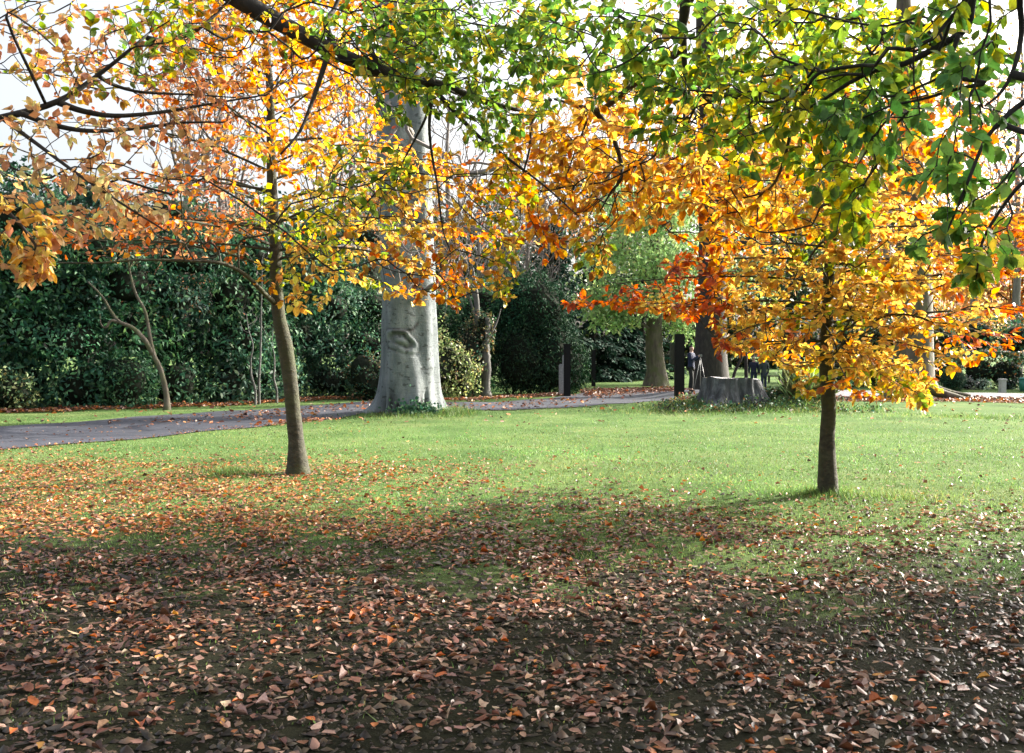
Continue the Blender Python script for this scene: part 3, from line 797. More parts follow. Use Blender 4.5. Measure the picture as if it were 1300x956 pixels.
def overhang_right():
    base = np.array([6.4, 2.6, 0.0])
    trunk = [base + np.array(q) for q in [(-.05, 0, 1), (-.1, .05, 2.2), (-.2, .15, 3.4), (-.3, .2, 5.0), (-.35, .1, 7.0), (-.3, 0, 9.0)]]
    limbs = [
        ([base + np.array((-.2, .2, 3.6)), *px_line([(1310, -130, 4.6), (1240, -15, 4.9), (1227, 35, 5.0), (1185, 62, 5.1), (1148, 81, 5.2), (1110, 90, 5.3), (1077, 106, 5.4), (1043, 128, 5.5), (1010, 145, 5.6), (970, 160, 5.8)])], .028, .005),
        (px_line([(1217, 44, 5.0), (1208, 70, 5.0), (1196, 97, 5.0)]), .014, .006),
        (px_line([(1188, 60, 5.1), (1178, 45, 5.2), (1182, 40, 5.2)]), .016, .009),
        (px_line([(1100, 95, 5.3), (1070, 95, 5.4), (1035, 103, 5.5)]), .01, .004),
        (px_line([(1250, 105, 4.8), (1215, 113, 4.9), (1170, 126, 5.0), (1130, 135, 5.1), (1095, 150, 5.2)]), .012, .004),
        ([base + np.array((-.15, .15, 3.3)), *px_line([(1360, -40, 4.3), (1299, -20, 4.4), (1297, 40, 4.5), (1288, 85, 4.5), (1271, 117, 4.5), (1250, 135, 4.5)])], .022, .005),
        (px_line([(1340, 110, 4.4), (1300, 130, 4.5), (1275, 150, 4.5), (1250, 180, 4.5), (1225, 240, 4.5), (1200, 300, 4.6)]), .02, .004),
        (px_line([(1340, 190, 4.3), (1290, 240, 4.4), (1250, 300, 4.5), (1240, 345, 4.5)]), .014, .004),
        # limb passing overhead into the middle
        ([base + np.array((-.25, .25, 4.6)), np.array((4.2, 4.4, 5.0)), np.array((2.3, 5.6, 4.7)), *px_line([(900, -30, 6.4), (868, 25, 6.6), (868, 56, 6.7), (870, 100, 6.8), (868, 165, 6.9)])], .075, .008),
        (px_line([(870, 56, 6.7), (845, 42, 6.8), (815, 33, 6.9), (789, 22, 7.0), (763, -2, 7.1)]), .022, .008),
        (px_line([(870, 60, 6.7), (820, 95, 7.1), (770, 135, 7.6), (755, 139, 7.8), (735, 134, 8.0), (704, 126, 8.2)]), .03, .01),
        (px_line([(755, 139, 7.8), (770, 160, 7.8), (782, 183, 7.8), (790, 222, 7.8), (775, 245, 7.8), (762, 268, 7.8)]), .028, .005),
        (px_line([(746, 150, 7.9), (735, 180, 7.9), (722, 215, 7.9), (712, 250, 8.0)]), .012, .004),
        (px_line([(700, 126, 8.2), (677, 150, 8.2), (672, 190, 8.2), (664, 225, 8.2), (660, 280, 8.2)]), .016, .004),
        (px_line([(868, 100, 6.8), (910, 140, 6.8), (935, 190, 6.8), (925, 230, 6.8), (940, 260, 6.8)]), .014, .004),
        ([*px_line([(1010, 145, 5.6), (985, 230, 6.6), (950, 250, 7.4), (900, 255, 7.8)])], .012, .004),
    ]
    G, A, Gd = GREEN, AMBER, GOLD
    masses = [
        (720, 55, 80, 60, 46, 5.8, 7.4, G), (800, 70, 80, 70, 40, 5.8, 7.2, G), (880, 60, 90, 70, 60, 5.6, 7, G), (890, 140, 90, 60, 52, 5.6, 6.8, G + LIME),
        (970, 70, 90, 70, 52, 5.4, 6.8, G + LIME), (1050, 50, 80, 60, 44, 5.2, 6.4, G + LIME), (970, 165, 70, 60, 40, 5.4, 6.6, G + LIME), (1050, 120, 70, 50, 40, 5.2, 6.2, LIME + G),
        (1110, 150, 70, 40, 34, 4.9, 5.5, DGREEN), (1140, 60, 70, 50, 34, 4.8, 5.8, G), (1230, 40, 80, 50, 22, 4.4, 5.4, DGREEN + LIME), (1250, 110, 60, 50, 14, 4.4, 5.2, DGREEN),
        (1245, 190, 65, 60, 15, 4.3, 4.9, DGREEN), (1190, 250, 45, 60, 8, 4.4, 4.9, DGREEN), (1250, 295, 55, 50, 14, 4.3, 4.8, G), (1165, 312, 16, 16, 3, 4.6, 4.8, DGREEN), (1235, 345, 20, 15, 4, 4.5, 4.7, G),
        (1070, 205, 60, 55, 34, 5.2, 6, LIME + G), (1075, 260, 40, 45, 20, 5.4, 6, LIME), (1000, 240, 90, 60, 60, 6.4, 8, A + Gd), (1120, 220, 80, 60, 60, 6.6, 8.4, A + Gd + ORANGE), (1180, 170, 80, 60, 40, 6.6, 8.4, A + ORANGE),
        (735, 140, 80, 70, 84, 7.2, 9, Gd), (830, 160, 90, 80, 110, 7.2, 9, Gd + A), (700, 220, 80, 60, 84, 7.4, 9.2, A + Gd), (780, 235, 80, 55, 76, 7.2, 9, A + Gd), (870, 230, 90, 70, 100, 7, 9, A + Gd),
        (950, 210, 90, 70, 72, 6.8, 8.8, A + Gd), (690, 300, 50, 30, 14, 7.6, 8.8, A + ORANGE), (755, 315, 26, 32, 14, 7.4, 8.2, Gd + LIME), (900, 290, 70, 24, 20, 7.4, 8.8, A + ORANGE),
        (980, -100, 420, 80, 110, 4.2, 8, G), (1000, -260, 450, 100, 100, 3.6, 8, G), ('w', 4, 2, 7.5, 4.5, 4.2, 1.8, 480, G), ('w', 4, -2, 5.5, 4.5, 3, 2, 300, G), (1420, 120, 90, 200, 16, 3.8, 5.4, DGREEN),
    ]
    overhang('overhanging_beech', 'beech reaching in from the right with hanging fresh green leaves', base, trunk, limbs, masses, M['dark_bark'], .071, 2)

# ------------------------------------------------------------------ the great grey beech
def great_beech():
    Y = 26.3
    b = np.array([at(518, 525, Y)[0], Y, 0.0]); b[2] = float(gz(b[0], b[1])) - .02
    root = empty('great_beech', b, 'huge smooth grey beech with an eye shaped knot beside the drive', 'tree')
    na, nz = 150, 230
    H = 9.4
    cols = [(0.0, 518), (1.2, 518), (3.0, 517), (5.0, 515), (7.0, 513), (9.4, 511)]
    V = []; scar = []
    for iz in range(nz):
        z = H * (iz / (nz - 1)) ** 1.25
        cx = np.interp(z, [c[0] for c in cols], [at(c[1], 450, Y)[0] for c in cols])
        r0 = np.interp(z, [0, .25, .6, 1.1, 1.8, 3, 5, 9.4], [.90, .82, .78, .755, .735, .715, .69, .62])
        for ia in range(na):
            th = 2 * np.pi * ia / na
            ridg = .075 * math.sin(3 * th + .6 + .25 * z) + .035 * math.sin(5 * th - .8 - .2 * z) + .02 * math.sin(9 * th + .35 * z)
            fl = math.exp(-z / .42)
            roots = max(0, math.cos(3.5 * th + .9)) ** 2 * .34 + max(0, math.cos(4 * th - 1.7)) ** 3 * .30
            lft = math.exp(-(((th - math.pi + .05) / .30) ** 2)) * .45 * math.exp(-z / .26)
            r = r0 + ridg * (1 + .6 * fl) + roots * fl + lft
            r += .02 * mnoise.noise(Vector((3 * math.cos(th), 3 * math.sin(th), z * 1.1)))
            sc = 0.0
            # the eye: concentric swollen lips about an old branch scar facing the camera
            dx = (th - 1.5 * np.pi + .10) * .75; dz = z - 2.02
            q = math.hypot(dx / .40, (dz + .30 * dx + .25 * dx * dx) / .25) * (1 + .22 * mnoise.noise(Vector((dx * 4, dz * 4, 2))))
            if q < 1.6:
                brow = min(1, max(0, .5 + (dz + .30 * dx) / .22)); r += .05 * (.18 + .82 * brow) * math.exp(-((q - .95) / .25) ** 2) - .05 * math.exp(-((q - .55) / .16) ** 2) + .045 * math.exp(-(q / .28) ** 2) - .02 * math.exp(-((q - 1.3) / .12) ** 2)
                sc = max(sc, .8 * math.exp(-((q - .55) / .17) ** 2) * (.55 + .9 * abs(mnoise.noise(Vector((dx * 7, dz * 7, 9))))), .7 * math.exp(-((q - 1.25) / .13) ** 2) * (1 if dz > -.05 or dx < -.1 else .25))
            # tail running up to the right from the knot
            tl = abs(dz - .28 - .9 * (dx - .30) ** 1 * (1 if dx > .3 else .15))
            if -.2 < dx < .5 and dz > .15: sc = max(sc, .8 * math.exp(-(tl / .07) ** 2))
            # hollows between the roots, dented and coloured near black
            for (t0, zz, wt, wz) in ((-.44, .34, .12, .34), (-.22, .22, .08, .22), (.55, .36, .10, .34), (.36, .22, .07, .24), (-.80, .30, .09, .32), (.80, .28, .08, .28), (.05, .12, .05, .2)):
                g = math.exp(-(((th - 1.5 * np.pi - t0) / wt) ** 2) - ((z - zz) / wz) ** 2)
                g *= .7 + .6 * abs(mnoise.noise(Vector((th * 9, z * 7, 5)))); r -= .15 * g; sc = max(sc, min(1, 1.25 * g))
            V.append((cx + r * math.cos(th), b[1] + r * math.sin(th), b[2] - .12 + z)); scar.append(min(sc, 1))
    V = np.array(V)
    i = np.arange(nz - 1)[:, None] * na + np.arange(na)[None]; j = np.arange(nz - 1)[:, None] * na + (np.arange(na)[None] + 1) % na
    q = np.stack([i, j, j + na, i + na], -1).reshape(-1, 4)
    me = mesh_np('trunk', V, np.full(len(q), 4), q.ravel(), True)
    a = me.attributes.new('scar', 'FLOAT', 'POINT'); a.data.foreach_set('value', np.array(scar, dtype=np.float32))
    t = link('trunk', me, M['beech_bark'], root)
    # forked upper stems and boughs
    tb = Tubes(); sk = Skel()
    def limb(rows, r0, r1, k=12): sk.limb([at(x, y, yy) for x, y, yy in rows], r0, r1, par=-1 if not sk.P else sk.near(at(*rows[0])), sub=5, k=k)
    limb([(514, 120, Y), (510, 60, Y), (498, 0, Y), (488, -70, Y - .3), (480, -160, Y)], .60, .25)
    limb([(520, 130, Y), (540, 60, Y + .1), (556, -20, Y + .3), (566, -120, Y)], .42, .2)
    limb([(528, 382, Y - .62), (538, 372, Y - .9), (550, 362, Y - 1.3), (570, 358, Y - 1.8), (600, 352, Y - 2.2)], .085, .03, 8)
    limb([(527, 375, Y - .68), (521, 352, Y - .9), (519, 335, Y - 1.0)], .045, .03, 8)
    limb([(490, 330, Y - .4), (470, 318, Y - 1.2), (440, 312, Y - 2), (410, 318, Y - 2.5)], .07, .02, 8)
    limb([(545, 300, Y - .4), (580, 290, Y - 1.4), (630, 296, Y - 2.2), (690, 318, Y - 2.6)], .08, .02, 8)
    limb([(490, 240, Y), (450, 200, Y - 1), (410, 190, Y - 2)], .09, .02, 8)
    limb([(545, 210, Y), (600, 220, Y - .8), (660, 205, Y - 1.5), (700, 215, Y - 2)], .09, .02, 8)
    def ellw(cx, cy, rx, ry, n, y0, y1): return ell(cx, cy, rx, ry, n, y0, y1)
    pts = np.concatenate([ellw(555, 345, 75, 40, 130, Y - 3.5, Y - 1), ellw(470, 300, 70, 45, 90, Y - 3.5, Y - 1), ellw(640, 280, 75, 50, 120, Y - 3.5, Y - 1),
                          ellw(450, 190, 80, 70, 120, Y - 3, Y + 2), ellw(620, 230, 80, 50, 100, Y - 3, Y + 2), ellw(520, -60, 300, 120, 200, Y - 5, Y + 5)])
    sk.grow(pts, .3)
    sk.tubes(tb, .006, .42, sub=2)
    tb.build('limbs', M['twig_bark'], root)
    P, D, Nn, _ = sk.leaf_sites(5, 3.2, 1, .8, .5, .35, 1)
    k = (rng.random(len(P)) < .75)
    P, D, Nn = P[k], D[k], Nn[k]
    crown_leaves(root, 'crown', P, D, Nn, .13, palette(AMBER + RUSSET + BRONZE, len(P)), M['leaf'])
    # ivy at the foot
    n = 420
    th = rng.normal(1.5 * np.pi + .35, .28, n); z = np.abs(rng.normal(0, .15, n)); r = .95 + .25 * np.exp(-z / .3) + rng.uniform(0, .1, n)
    P = np.stack([b[0] + r * np.cos(th), b[1] + r * np.sin(th), b[2] + z], -1)
    Nn = np.stack([np.cos(th), np.sin(th), .5 + 0 * th], -1) + rng.normal(0, .4, (n, 3))
    D = rng.normal(0, 1, (n, 3)); D[:, 2] -= .3
    iv = crown_leaves(None, 'ivy', P, D, Nn, .085, palette(LAUREL, n), M['evergreen'], wr=.85)
    tag(iv, 'low ivy creeping over the roots of the great grey beech', 'ivy')

# ------------------------------------------------------------------ other trees
def far_tree(name, label, base, trunk_px, R, crown, pal, size, bark, cat='tree', group=None, per=10, leafmat='leaf_thin', n_nodes=None, bf=.3, tip=.008, dens=1.0, detail=False, scatter=.35, extra=None):
    """trunk_px: list of world points; crown: list of (x,y,z,rx,ry,rz,n)"""
    root = empty(name, base, label, cat, group)
    tb = Tubes(); sk = Skel()
    P0, R0 = smooth_line(np.array(trunk_px, float), np.array(R, float), 6)
    tb.add(P0, R0, 14)
    sk.limb(P0, R[0], R[-1], sub=1); sk.lines = []
    if extra:
        for pts, r0, r1 in extra:
            sk.limb(pts, r0, r1, par=sk.near(pts[0]), sub=4, k=8)
    pts = []
    for (x, y, z, rx, ry, rz, n) in crown:
        v = rng.normal(0, 1, (n, 3)); v /= np.linalg.norm(v, axis=1)[:, None]
        v *= (rng.uniform(.15, 1, n) ** .45)[:, None]
        pts.append(np.array([x, y, z]) + v * np.array([rx, ry, rz]))
    if pts:
        pts = np.concatenate(pts)
        sk.grow(pts, bf, skip=min(len(P0) // 3, 10))
        sk.tubes(tb, tip, .45)
    tb.build('trunk', bark, root)
    if pal is not None and len(pts):
        ends = pts
        cl = np.array([mnoise.noise(Vector(q * .45)) for q in ends])
        m = (per * dens * (1 + 1.2 * cl)).clip(1, None)
        rep = rng.poisson(m)
        C = np.repeat(ends, rep, axis=0); n = len(C)
        P = C + rng.normal(0, scatter, (n, 3)) * np.array([1, 1, .6])
        D = rng.normal(0, 1, (n, 3)); D[:, 2] -= .4
        Nn = rng.normal(0, .7, (n, 3)) + np.array([.2, -.5, .8])
        crown_leaves(root, 'crown', P, D, Nn, size, palette(pal, n, .3), M[leafmat], detail=detail)
    return root

def W(px, py, Y): return at(px, py, Y)
def gbase(px, Y):
    p = at(px, 450, Y); p[2] = float(gz(p[0], p[1])); return p

def straight(px0, Y, px1, ytop, n=5):
    b = gbase(px0, Y); t = at(px1, ytop, Y)
    return [b + np.array([0, 0, -.15])] + [b + (t - b) * k / n + np.array([rng.normal(0, .05), 0, 0]) * (k < n) for k in range(1, n + 1)]

def conifer(name, label, px, Y, h, r, pal, n, group=None, size=.34):
    b = gbase(px, Y)
    root = empty(name, b, label, 'tree', group)
    tb = Tubes(); tb.add([b - [0, 0, .1], b + [0, 0, h * .5], b + [0, 0, h]], [.3, .2, .03], 9, 3)
    P = []; D = []; Nn = []
    nb = int(h * 9)
    for i in range(nb):
        t = (i + rng.random()) / nb; z = h * (.04 + .94 * t); L = r * (1 - t) ** .75 * rng.uniform(.75, 1.12) + .15
        a = rng.uniform(0, 2 * np.pi); d = np.array([math.cos(a), math.sin(a), 0])
        tb.add([b + [0, 0, z], b + [0, 0, z - .05 * L] + d * L * .5, b + [0, 0, z - .22 * L] + d * L], [.035, .02, .006], 4, 1, False)
        m = int(n / nb * (L / (r * .6)))
        tt = rng.uniform(.2, 1.05, m); lat = rng.normal(0, .22, m) * L * .6
        s = np.array([-d[1], d[0], 0])
        q = b + [0, 0, z] + d * (L * tt)[:, None] + s * lat[:, None]
        q[:, 2] += -.22 * L * tt ** 2 - .15 * np.abs(lat) + rng.normal(0, .07, m)
        P.append(q); D.append(d + s * (np.sign(lat) * .6)[:, None] + rng.normal(0, .35, (m, 3)) - [0, 0, .35]); Nn.append(rng.normal(0, .45, (m, 3)) + [0, 0, 1] + d * .5)
    tb.build('trunk', M['dark_bark'], root)
    P = np.concatenate(P); D = np.concatenate(D); Nn = np.concatenate(Nn)
    crown_leaves(root, 'crown', P, D, Nn, size, palette(pal, len(P), .3), M['needles'], wr=.4, detail=False)

def lumpy(name, label, cat, blobs, pal, n, size, mat, group=None, core=True, wr=.55, droop=.4, lump=.25, detail=False, stems=5, part='foliage', base=None):
    """bush made of leaves over lumpy blobs (x,y,z,rx,ry,rz) with stems and an inner mass"""
    B = np.array(blobs, float)
    if base is None:
        base = np.array([B[:, 0].mean(), B[:, 1].mean(), 0]); base[2] = float(gz(base[0], base[1]))
    root = empty(name, base, label, cat, group)
    area = B[:, 3] * B[:, 5] + B[:, 4] * B[:, 5] + B[:, 3] * B[:, 4]
    k = rng.choice(len(B), n, p=area / area.sum())
    v = norm(rng.normal(0, 1, (n, 3)))
    sc = np.array([1 + lump * mnoise.noise(Vector(B[a, :3] * 1.3 + q * B[a, 3:] / max(.35, size * 4))) + .5 * lump * mnoise.noise(Vector(B[a, :3] + q * B[a, 3:] / max(.15, size * 1.6))) for a, q in zip(k, v)])
    sc *= rng.uniform(.86, 1.04, n)
    P = B[k, :3] + v * B[k, 3:] * sc[:, None]
    ok = P[:, 2] > base[2] + .02
    P, v = P[ok], v[ok]; n = len(P)
    Nn = v + rng.normal(0, .5, (n, 3)) + [0, 0, .35]
    D = rng.normal(0, .8, (n, 3)) + v * .4; D[:, 2] -= droop
    sf = rng.uniform(.75, 1.55, len(B)) if len(B) > 8 else np.ones(len(B))
    size = size * sf[k[ok]]
    tone = np.clip(1 + rng.normal(0, .22, (len(B), 1)) + rng.normal(0, .07, (len(B), 3)), .5, 1.6)
    crown_leaves(root, part, P, D, Nn, size, palette(pal, n, .3) * tone[k[ok]], mat, wr=wr, detail=detail)
    for (x, y, z, rx, ry, rz) in B[:stems]:
        tb = Tubes()
        f = np.array([x + rng.normal(0, rx * .15), y, base[2] - .05])
        tb.add([f, np.array([x, y, (z + base[2]) / 2]), np.array([x + rx * .2, y, z + rz * .5])], [.05, .035, .01], 6, 3)
        tb.build('stem', M['dark_bark'], root)
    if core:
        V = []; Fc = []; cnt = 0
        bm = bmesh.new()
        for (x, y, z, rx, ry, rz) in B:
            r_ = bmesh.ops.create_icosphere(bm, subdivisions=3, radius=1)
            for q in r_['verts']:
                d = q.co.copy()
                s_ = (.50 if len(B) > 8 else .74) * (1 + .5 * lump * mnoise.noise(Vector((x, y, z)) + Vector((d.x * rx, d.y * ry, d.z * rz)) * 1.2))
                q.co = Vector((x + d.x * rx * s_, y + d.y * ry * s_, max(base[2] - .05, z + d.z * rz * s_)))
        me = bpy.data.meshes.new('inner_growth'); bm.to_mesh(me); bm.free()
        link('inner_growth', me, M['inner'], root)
    return root

def hedge_blobs(line, h, rd, step=1.1, jit=.25, hv=.1):
    L, _ = smooth_line(np.array([(x, y, 0) for x, y in line], float), np.zeros(len(line)), 10)
    out = []; acc = 0; last = None
    for p in L:
        if last is None or np.linalg.norm(p - last) > step:
            last = p
            hh = h * rng.uniform(1 - hv, 1 + hv)
            nl = max(1, int(round(hh / 1.5)))
            for q in range(nl):
                z = hh * (q + .45) / nl
                out.append((p[0] + rng.normal(0, jit), p[1] + rng.normal(0, jit), z, rd * rng.uniform(.85, 1.2), rd * rng.uniform(.85, 1.2), hh / nl * rng.uniform(.62, .82)))
    return out

def bare_tree(label, px, Y, top, spread, n, lean=0, bark='twig_bark', name='bare_tree', leafpal=None, leafn=0, r0=.22, crown_from=.35):
    b = gbase(px, Y); t = at(px + lean, top, Y); h = t[2]
    T = [b - [0, 0, .1]] + [b + (t - b) * k / 6 + np.array([rng.normal(0, .12), rng.normal(0, .1), 0]) for k in range(1, 7)]
    R = np.linspace(r0, .03, 7)
    cz = h * (crown_from + 1.0) / 2
    return far_tree(name, label, b, T, R, [(t[0], Y, cz, spread, spread * .8, h * (1.02 - crown_from) / 2, n)], leafpal, .16, M[bark], group='bare trees behind the hedge', per=leafn, bf=.55, tip=.0095, scatter=.25)

def background():
    # tall laurel hedge along the far side of the drive
    hl = [(-24, 26.0), (-18, 27.4), (-15, 28.8), (-12, 30.5), (-9.2, 33.5), (-7.0, 36.6), (-5.0, 38.5)]
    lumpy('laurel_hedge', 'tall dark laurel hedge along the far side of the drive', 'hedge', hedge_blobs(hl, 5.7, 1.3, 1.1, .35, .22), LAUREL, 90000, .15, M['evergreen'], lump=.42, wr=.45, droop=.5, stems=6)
    # lower shrubs in front of the hedge
    lumpy('fern_shrub', 'yellowish green low shrub at the foot of the hedge, far left', 'shrub', [(-15.3, 27.4, .8, 1.0, .7, .9), (-14.2, 27.8, .5, .7, .5, .6)], LIGHTG + OLIVE + YEW, 2600, .13, M['evergreen'], lump=.5)
    lumpy('low_shrub', 'bushy dark green shrub at the hedge foot left of the forked tree', 'shrub', [(-11.7, 29.3, .8, .95, .7, .95)], LAUREL + YEW, 2600, .12, M['evergreen'], lump=.5)
    lumpy('autumn_shrub', 'olive brown shrub against the left side of the great grey beech', 'shrub', [(-5.1, 34.8, .8, .8, .6, .9), (-4.5, 35.0, .5, .5, .5, .5)], OLIVE + LAUREL + [(.24, .13, .06, 1.5)], 2600, .11, M['leaf_thin'], lump=.9)
    lumpy('variegated_shrub', 'cream and green shrub to the right of the great grey beech', 'shrub', [(-2.6, 35.2, 1.2, .8, .7, 1.3), (-1.9, 35.4, .9, .6, .6, 1.0), (-3.1, 35.2, .7, .6, .6, .8)], VARIEG, 4600, .105, M['leaf_thin'], lump=.95, wr=.6)
    lumpy('laurel_bush', 'dark glossy laurel between the great beech and the split dead trunk', 'shrub', [(-3.6, 39.5, 2.2, 1.5, 1.1, 2.3), (-2.2, 40.2, 1.6, 1.2, 1, 1.8), (-1.2, 40.6, 2.4, 1.2, 1, 2.4)], LAUREL, 12000, .15, M['evergreen'], lump=.4, wr=.45)
    lumpy('beech_shrub', 'brown leaved shrub beside the split dead trunk', 'shrub', [(-1.55, 37.0, 1.5, .6, .5, 1.4), (-1.1, 37.2, 2.4, .5, .5, .9)], OLIVE + VARIEG + LAUREL + [(.22, .13, .06, 2)], 2200, .11, M['leaf_thin'], lump=.5)
    # yew
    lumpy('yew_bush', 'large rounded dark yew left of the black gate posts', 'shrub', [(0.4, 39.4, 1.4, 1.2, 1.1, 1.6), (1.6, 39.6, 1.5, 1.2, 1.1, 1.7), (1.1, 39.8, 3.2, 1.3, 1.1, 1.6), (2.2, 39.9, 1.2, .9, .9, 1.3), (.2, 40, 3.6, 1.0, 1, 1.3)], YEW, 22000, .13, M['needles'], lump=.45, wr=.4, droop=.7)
    # hedge and shrubs on the right
    hr = [(17.0, 49.5), (20.5, 48.0), (24, 46), (30, 43)]
    lumpy('mixed_hedge', 'dark mixed hedge behind the gravel path at the right edge', 'hedge', hedge_blobs(hr, 3.3, 1.2), OLIVE + LAUREL + [(.30, .14, .04, 1.2)], 17000, .15, M['evergreen'], lump=.4, stems=4)
    lumpy('yew_hedge', 'straight dark yew hedge beyond the people on the far lawn', 'hedge', hedge_blobs([(9, 108), (18, 110), (28, 110), (40, 108)], 5.0, 2.4, 2.6), YEW + OLIVE, 12000, .32, M['needles'], lump=.3, stems=4)
    b = gbase(1210, 43.6)
    lumpy('clipped_ball', 'neat round clipped evergreen ball beside the gravel path', 'shrub', [(b[0], b[1], .46, .52, .52, .50)], YEW, 4200, .05, M['needles'], lump=.05, wr=.5, stems=1)
    b = gbase(1236, 44.6)
    lumpy('silver_shrub', 'low silvery grey shrub right of the clipped ball', 'shrub', [(b[0] - .25, b[1], .25, .4, .35, .32), (b[0] + .35, b[1], .22, .4, .3, .28)], [(.25, .30, .28, 2), (.16, .22, .18, 2), (.38, .40, .38, 1)], 900, .09, M['leaf_thin'], lump=.5)
    b = gbase(1275, 45.6)
    lumpy('silver_shrub', 'dark blue green low shrub behind the small headstone', 'shrub', [(b[0] + .2, b[1], .22, .5, .35, .3)], [(.06, .11, .10, 2), (.12, .18, .16, 1)], 500, .09, M['evergreen'], lump=.5)
    # conifers and evergreen trees
    conifer('dark_conifer', 'broad dark conifer behind the far gate post', 752, 58, 8.5, 2.6, CONIFER, 5200, 'conifers in the shade behind the gate')
    conifer('dark_conifer', 'dark conifer behind the trunk of the pale green tree', 815, 62, 8.0, 3.0, CONIFER, 5200, 'conifers in the shade behind the gate')
    conifer('dark_conifer', 'darkest conifer low between the black posts', 785, 60, 4.6, 2.4, CONIFER, 3600, 'conifers in the shade behind the gate')
    conifer('dark_conifer', 'tall dark conifer rising over the yew bush', 700, 56, 9.5, 2.6, CONIFER, 5600, 'conifers in the shade behind the gate')
    for (px, Y, top, r, lab) in ((20, 40, 205, 3.4, 'broad evergreen tree over the hedge at the left edge'), (110, 42, 225, 3.0, 'evergreen tree over the hedge, second from the left edge'), (400, 50, 270, 3.2, 'evergreen tree over the hedge behind the left young beech')):
        b = gbase(px, Y); h = at(px, top, Y)[2]
        far_tree('evergreen_oak', lab, b, [b - [0, 0, .1], b + [0, 0, h * .3], b + [.2, 0, h * .6], b + [0, 0, h * .9]], [.4, .3, .2, .05],
                 [(b[0], Y, h * .62, r, r * .8, h * .38, 220)], CONIFER + YEW, .26, M['dark_bark'], group='evergreen trees behind the hedge', per=38, leafmat='evergreen', scatter=.42)
    # pale green tree
    b = gbase(833, 52)
    T = [b - [0, 0, .1], at(833, 470, 52), at(830, 430, 52), at(832, 360, 52), at(830, 290, 52), at(826, 230, 52)]
    far_tree('pale_green_tree', 'sunlit pale green tree with drooping leaves beyond the gate', b, T, [.78, .52, .45, .36, .25, .1],
             [(W(800, 350, 52)[0], 51, W(800, 350, 52)[2], 2.9, 2.0, 2.4, 210), (W(860, 330, 52)[0], 51.5, W(800, 310, 52)[2], 2.4, 2.0, 2.8, 150), (W(775, 390, 52)[0], 50.6, W(800, 392, 52)[2], 1.6, 1.2, 1.3, 80),
              (W(880, 405, 52)[0], 52.5, W(800, 405, 52)[2], 1.4, 1.2, 1.4, 60), (W(820, 270, 52)[0], 52, W(800, 265, 52)[2], 2.6, 2, 2.2, 120)],
             LIGHTG, .25, M['brown_bark'], per=17, scatter=.36)
    # big dark tree behind the stump
    Y = 38.5; b = gbase(903, Y)
    T = [b - [0, 0, .1], at(903, 485, Y), at(902, 440, Y), at(904, 380, Y), at(905, 300, Y), at(903, 200, Y), at(898, 80, Y), at(895, -60, Y), at(893, -160, Y)]
    far_tree('dark_beech', 'massive dark trunked tree directly behind the cut stump', b, T, [1.0, .72, .62, .57, .54, .5, .44, .34, .2],
             [(b[0], Y, 14, 5.5, 4.5, 4.5, 190), (b[0] + 1, Y, 8.5, 4.0, 2.5, 2.2, 90)], AMBER + BRONZE + OLIVE, .2, M['dark_bark'], per=9, scatter=.4,
             extra=[([at(905, 330, Y), at(930, 318, Y - .5), at(960, 300, Y - 1), at(985, 280, Y - 1.2)], .26, .06), ([at(903, 260, Y), at(870, 220, Y), at(840, 190, Y)], .25, .06)])
    # buttressed tree on the right
    Y = 36; b = gbase(1158, Y)
    T = [b - [0, 0, .1], at(1158, 478, Y), at(1160, 440, Y), at(1160, 380, Y), at(1160, 300, Y), at(1156, 200, Y), at(1150, 80, Y), at(1146, -60, Y)]
    far_tree('buttressed_tree', 'large grey tree with spreading buttress roots behind the right young beech', b, T, [1.1, .78, .68, .64, .6, .54, .42, .15],
             [(b[0], Y, 10.5, 5, 4, 3.8, 200), (b[0] + 1.5, Y - 1, 6.5, 4.0, 2.0, 1.6, 90)], AMBER + BRONZE, .17, M['brown_bark'], per=9, scatter=.4,
             extra=[([at(1160, 475, Y - .5), at(1172, 488, Y - .9), at(1190, 498, Y - 1.1), at(1212, 503.5, Y - 1.2), at(1226, 506, Y - 1.2)], .30, .06),
                    ([at(1152, 470, Y - .6), at(1160, 492, Y - 1.2), at(1172, 502, Y - 1.6), at(1186, 508, Y - 1.8)], .30, .07),
                    ([at(1150, 478, Y - .5), at(1138, 496, Y - 1.0), at(1126, 506, Y - 1.2)], .28, .06),
                    ([at(1165, 470, Y), at(1180, 490, Y + .2), at(1206, 499, Y + .1), at(1232, 502, Y)], .28, .06),
                    ([at(1160, 330, Y), at(1190, 300, Y - .6), at(1230, 270, Y - 1), at(1270, 262, Y - 1.5)], .22, .05), ([at(1158, 300, Y), at(1120, 270, Y), at(1085, 250, Y)], .2, .05)])
    # forked bare tree in front of the hedge
    Y = 28.6; b = gbase(212, Y)
    b[2] = 0
    T = [b - [0, 0, .1], at(211, 500, Y), at(204, 470, Y), at(195, 450, Y), at(190, 425, Y), at(184, 395, Y), at(172, 372, Y), at(164, 340, Y), at(160, 300, Y), at(152, 250, Y)]
    far_tree('forked_tree', 'small bare forked tree leaning left in front of the hedge', b, T, [.12, .082, .074, .07, .052, .044, .04, .03, .02, .01],
             [(at(165, 290, Y)[0], Y - .1, at(165, 290, Y)[2], 1.5, .7, 1.1, 80)], None, .1, M['brown_bark'], bf=.5, tip=.006,
             extra=[([at(194, 450, Y), at(184, 432, Y - .1), at(168, 416, Y - .2), at(152, 409, Y - .3), at(142, 397, Y - .3), at(130, 377, Y - .4), at(112, 358, Y - .4)], .08, .022),
                    ([at(150, 409, Y - .3), at(141, 407, Y - .4), at(134, 416, Y - .4), at(128, 411, Y - .4), at(127, 398, Y - .4)], .05, .012)])
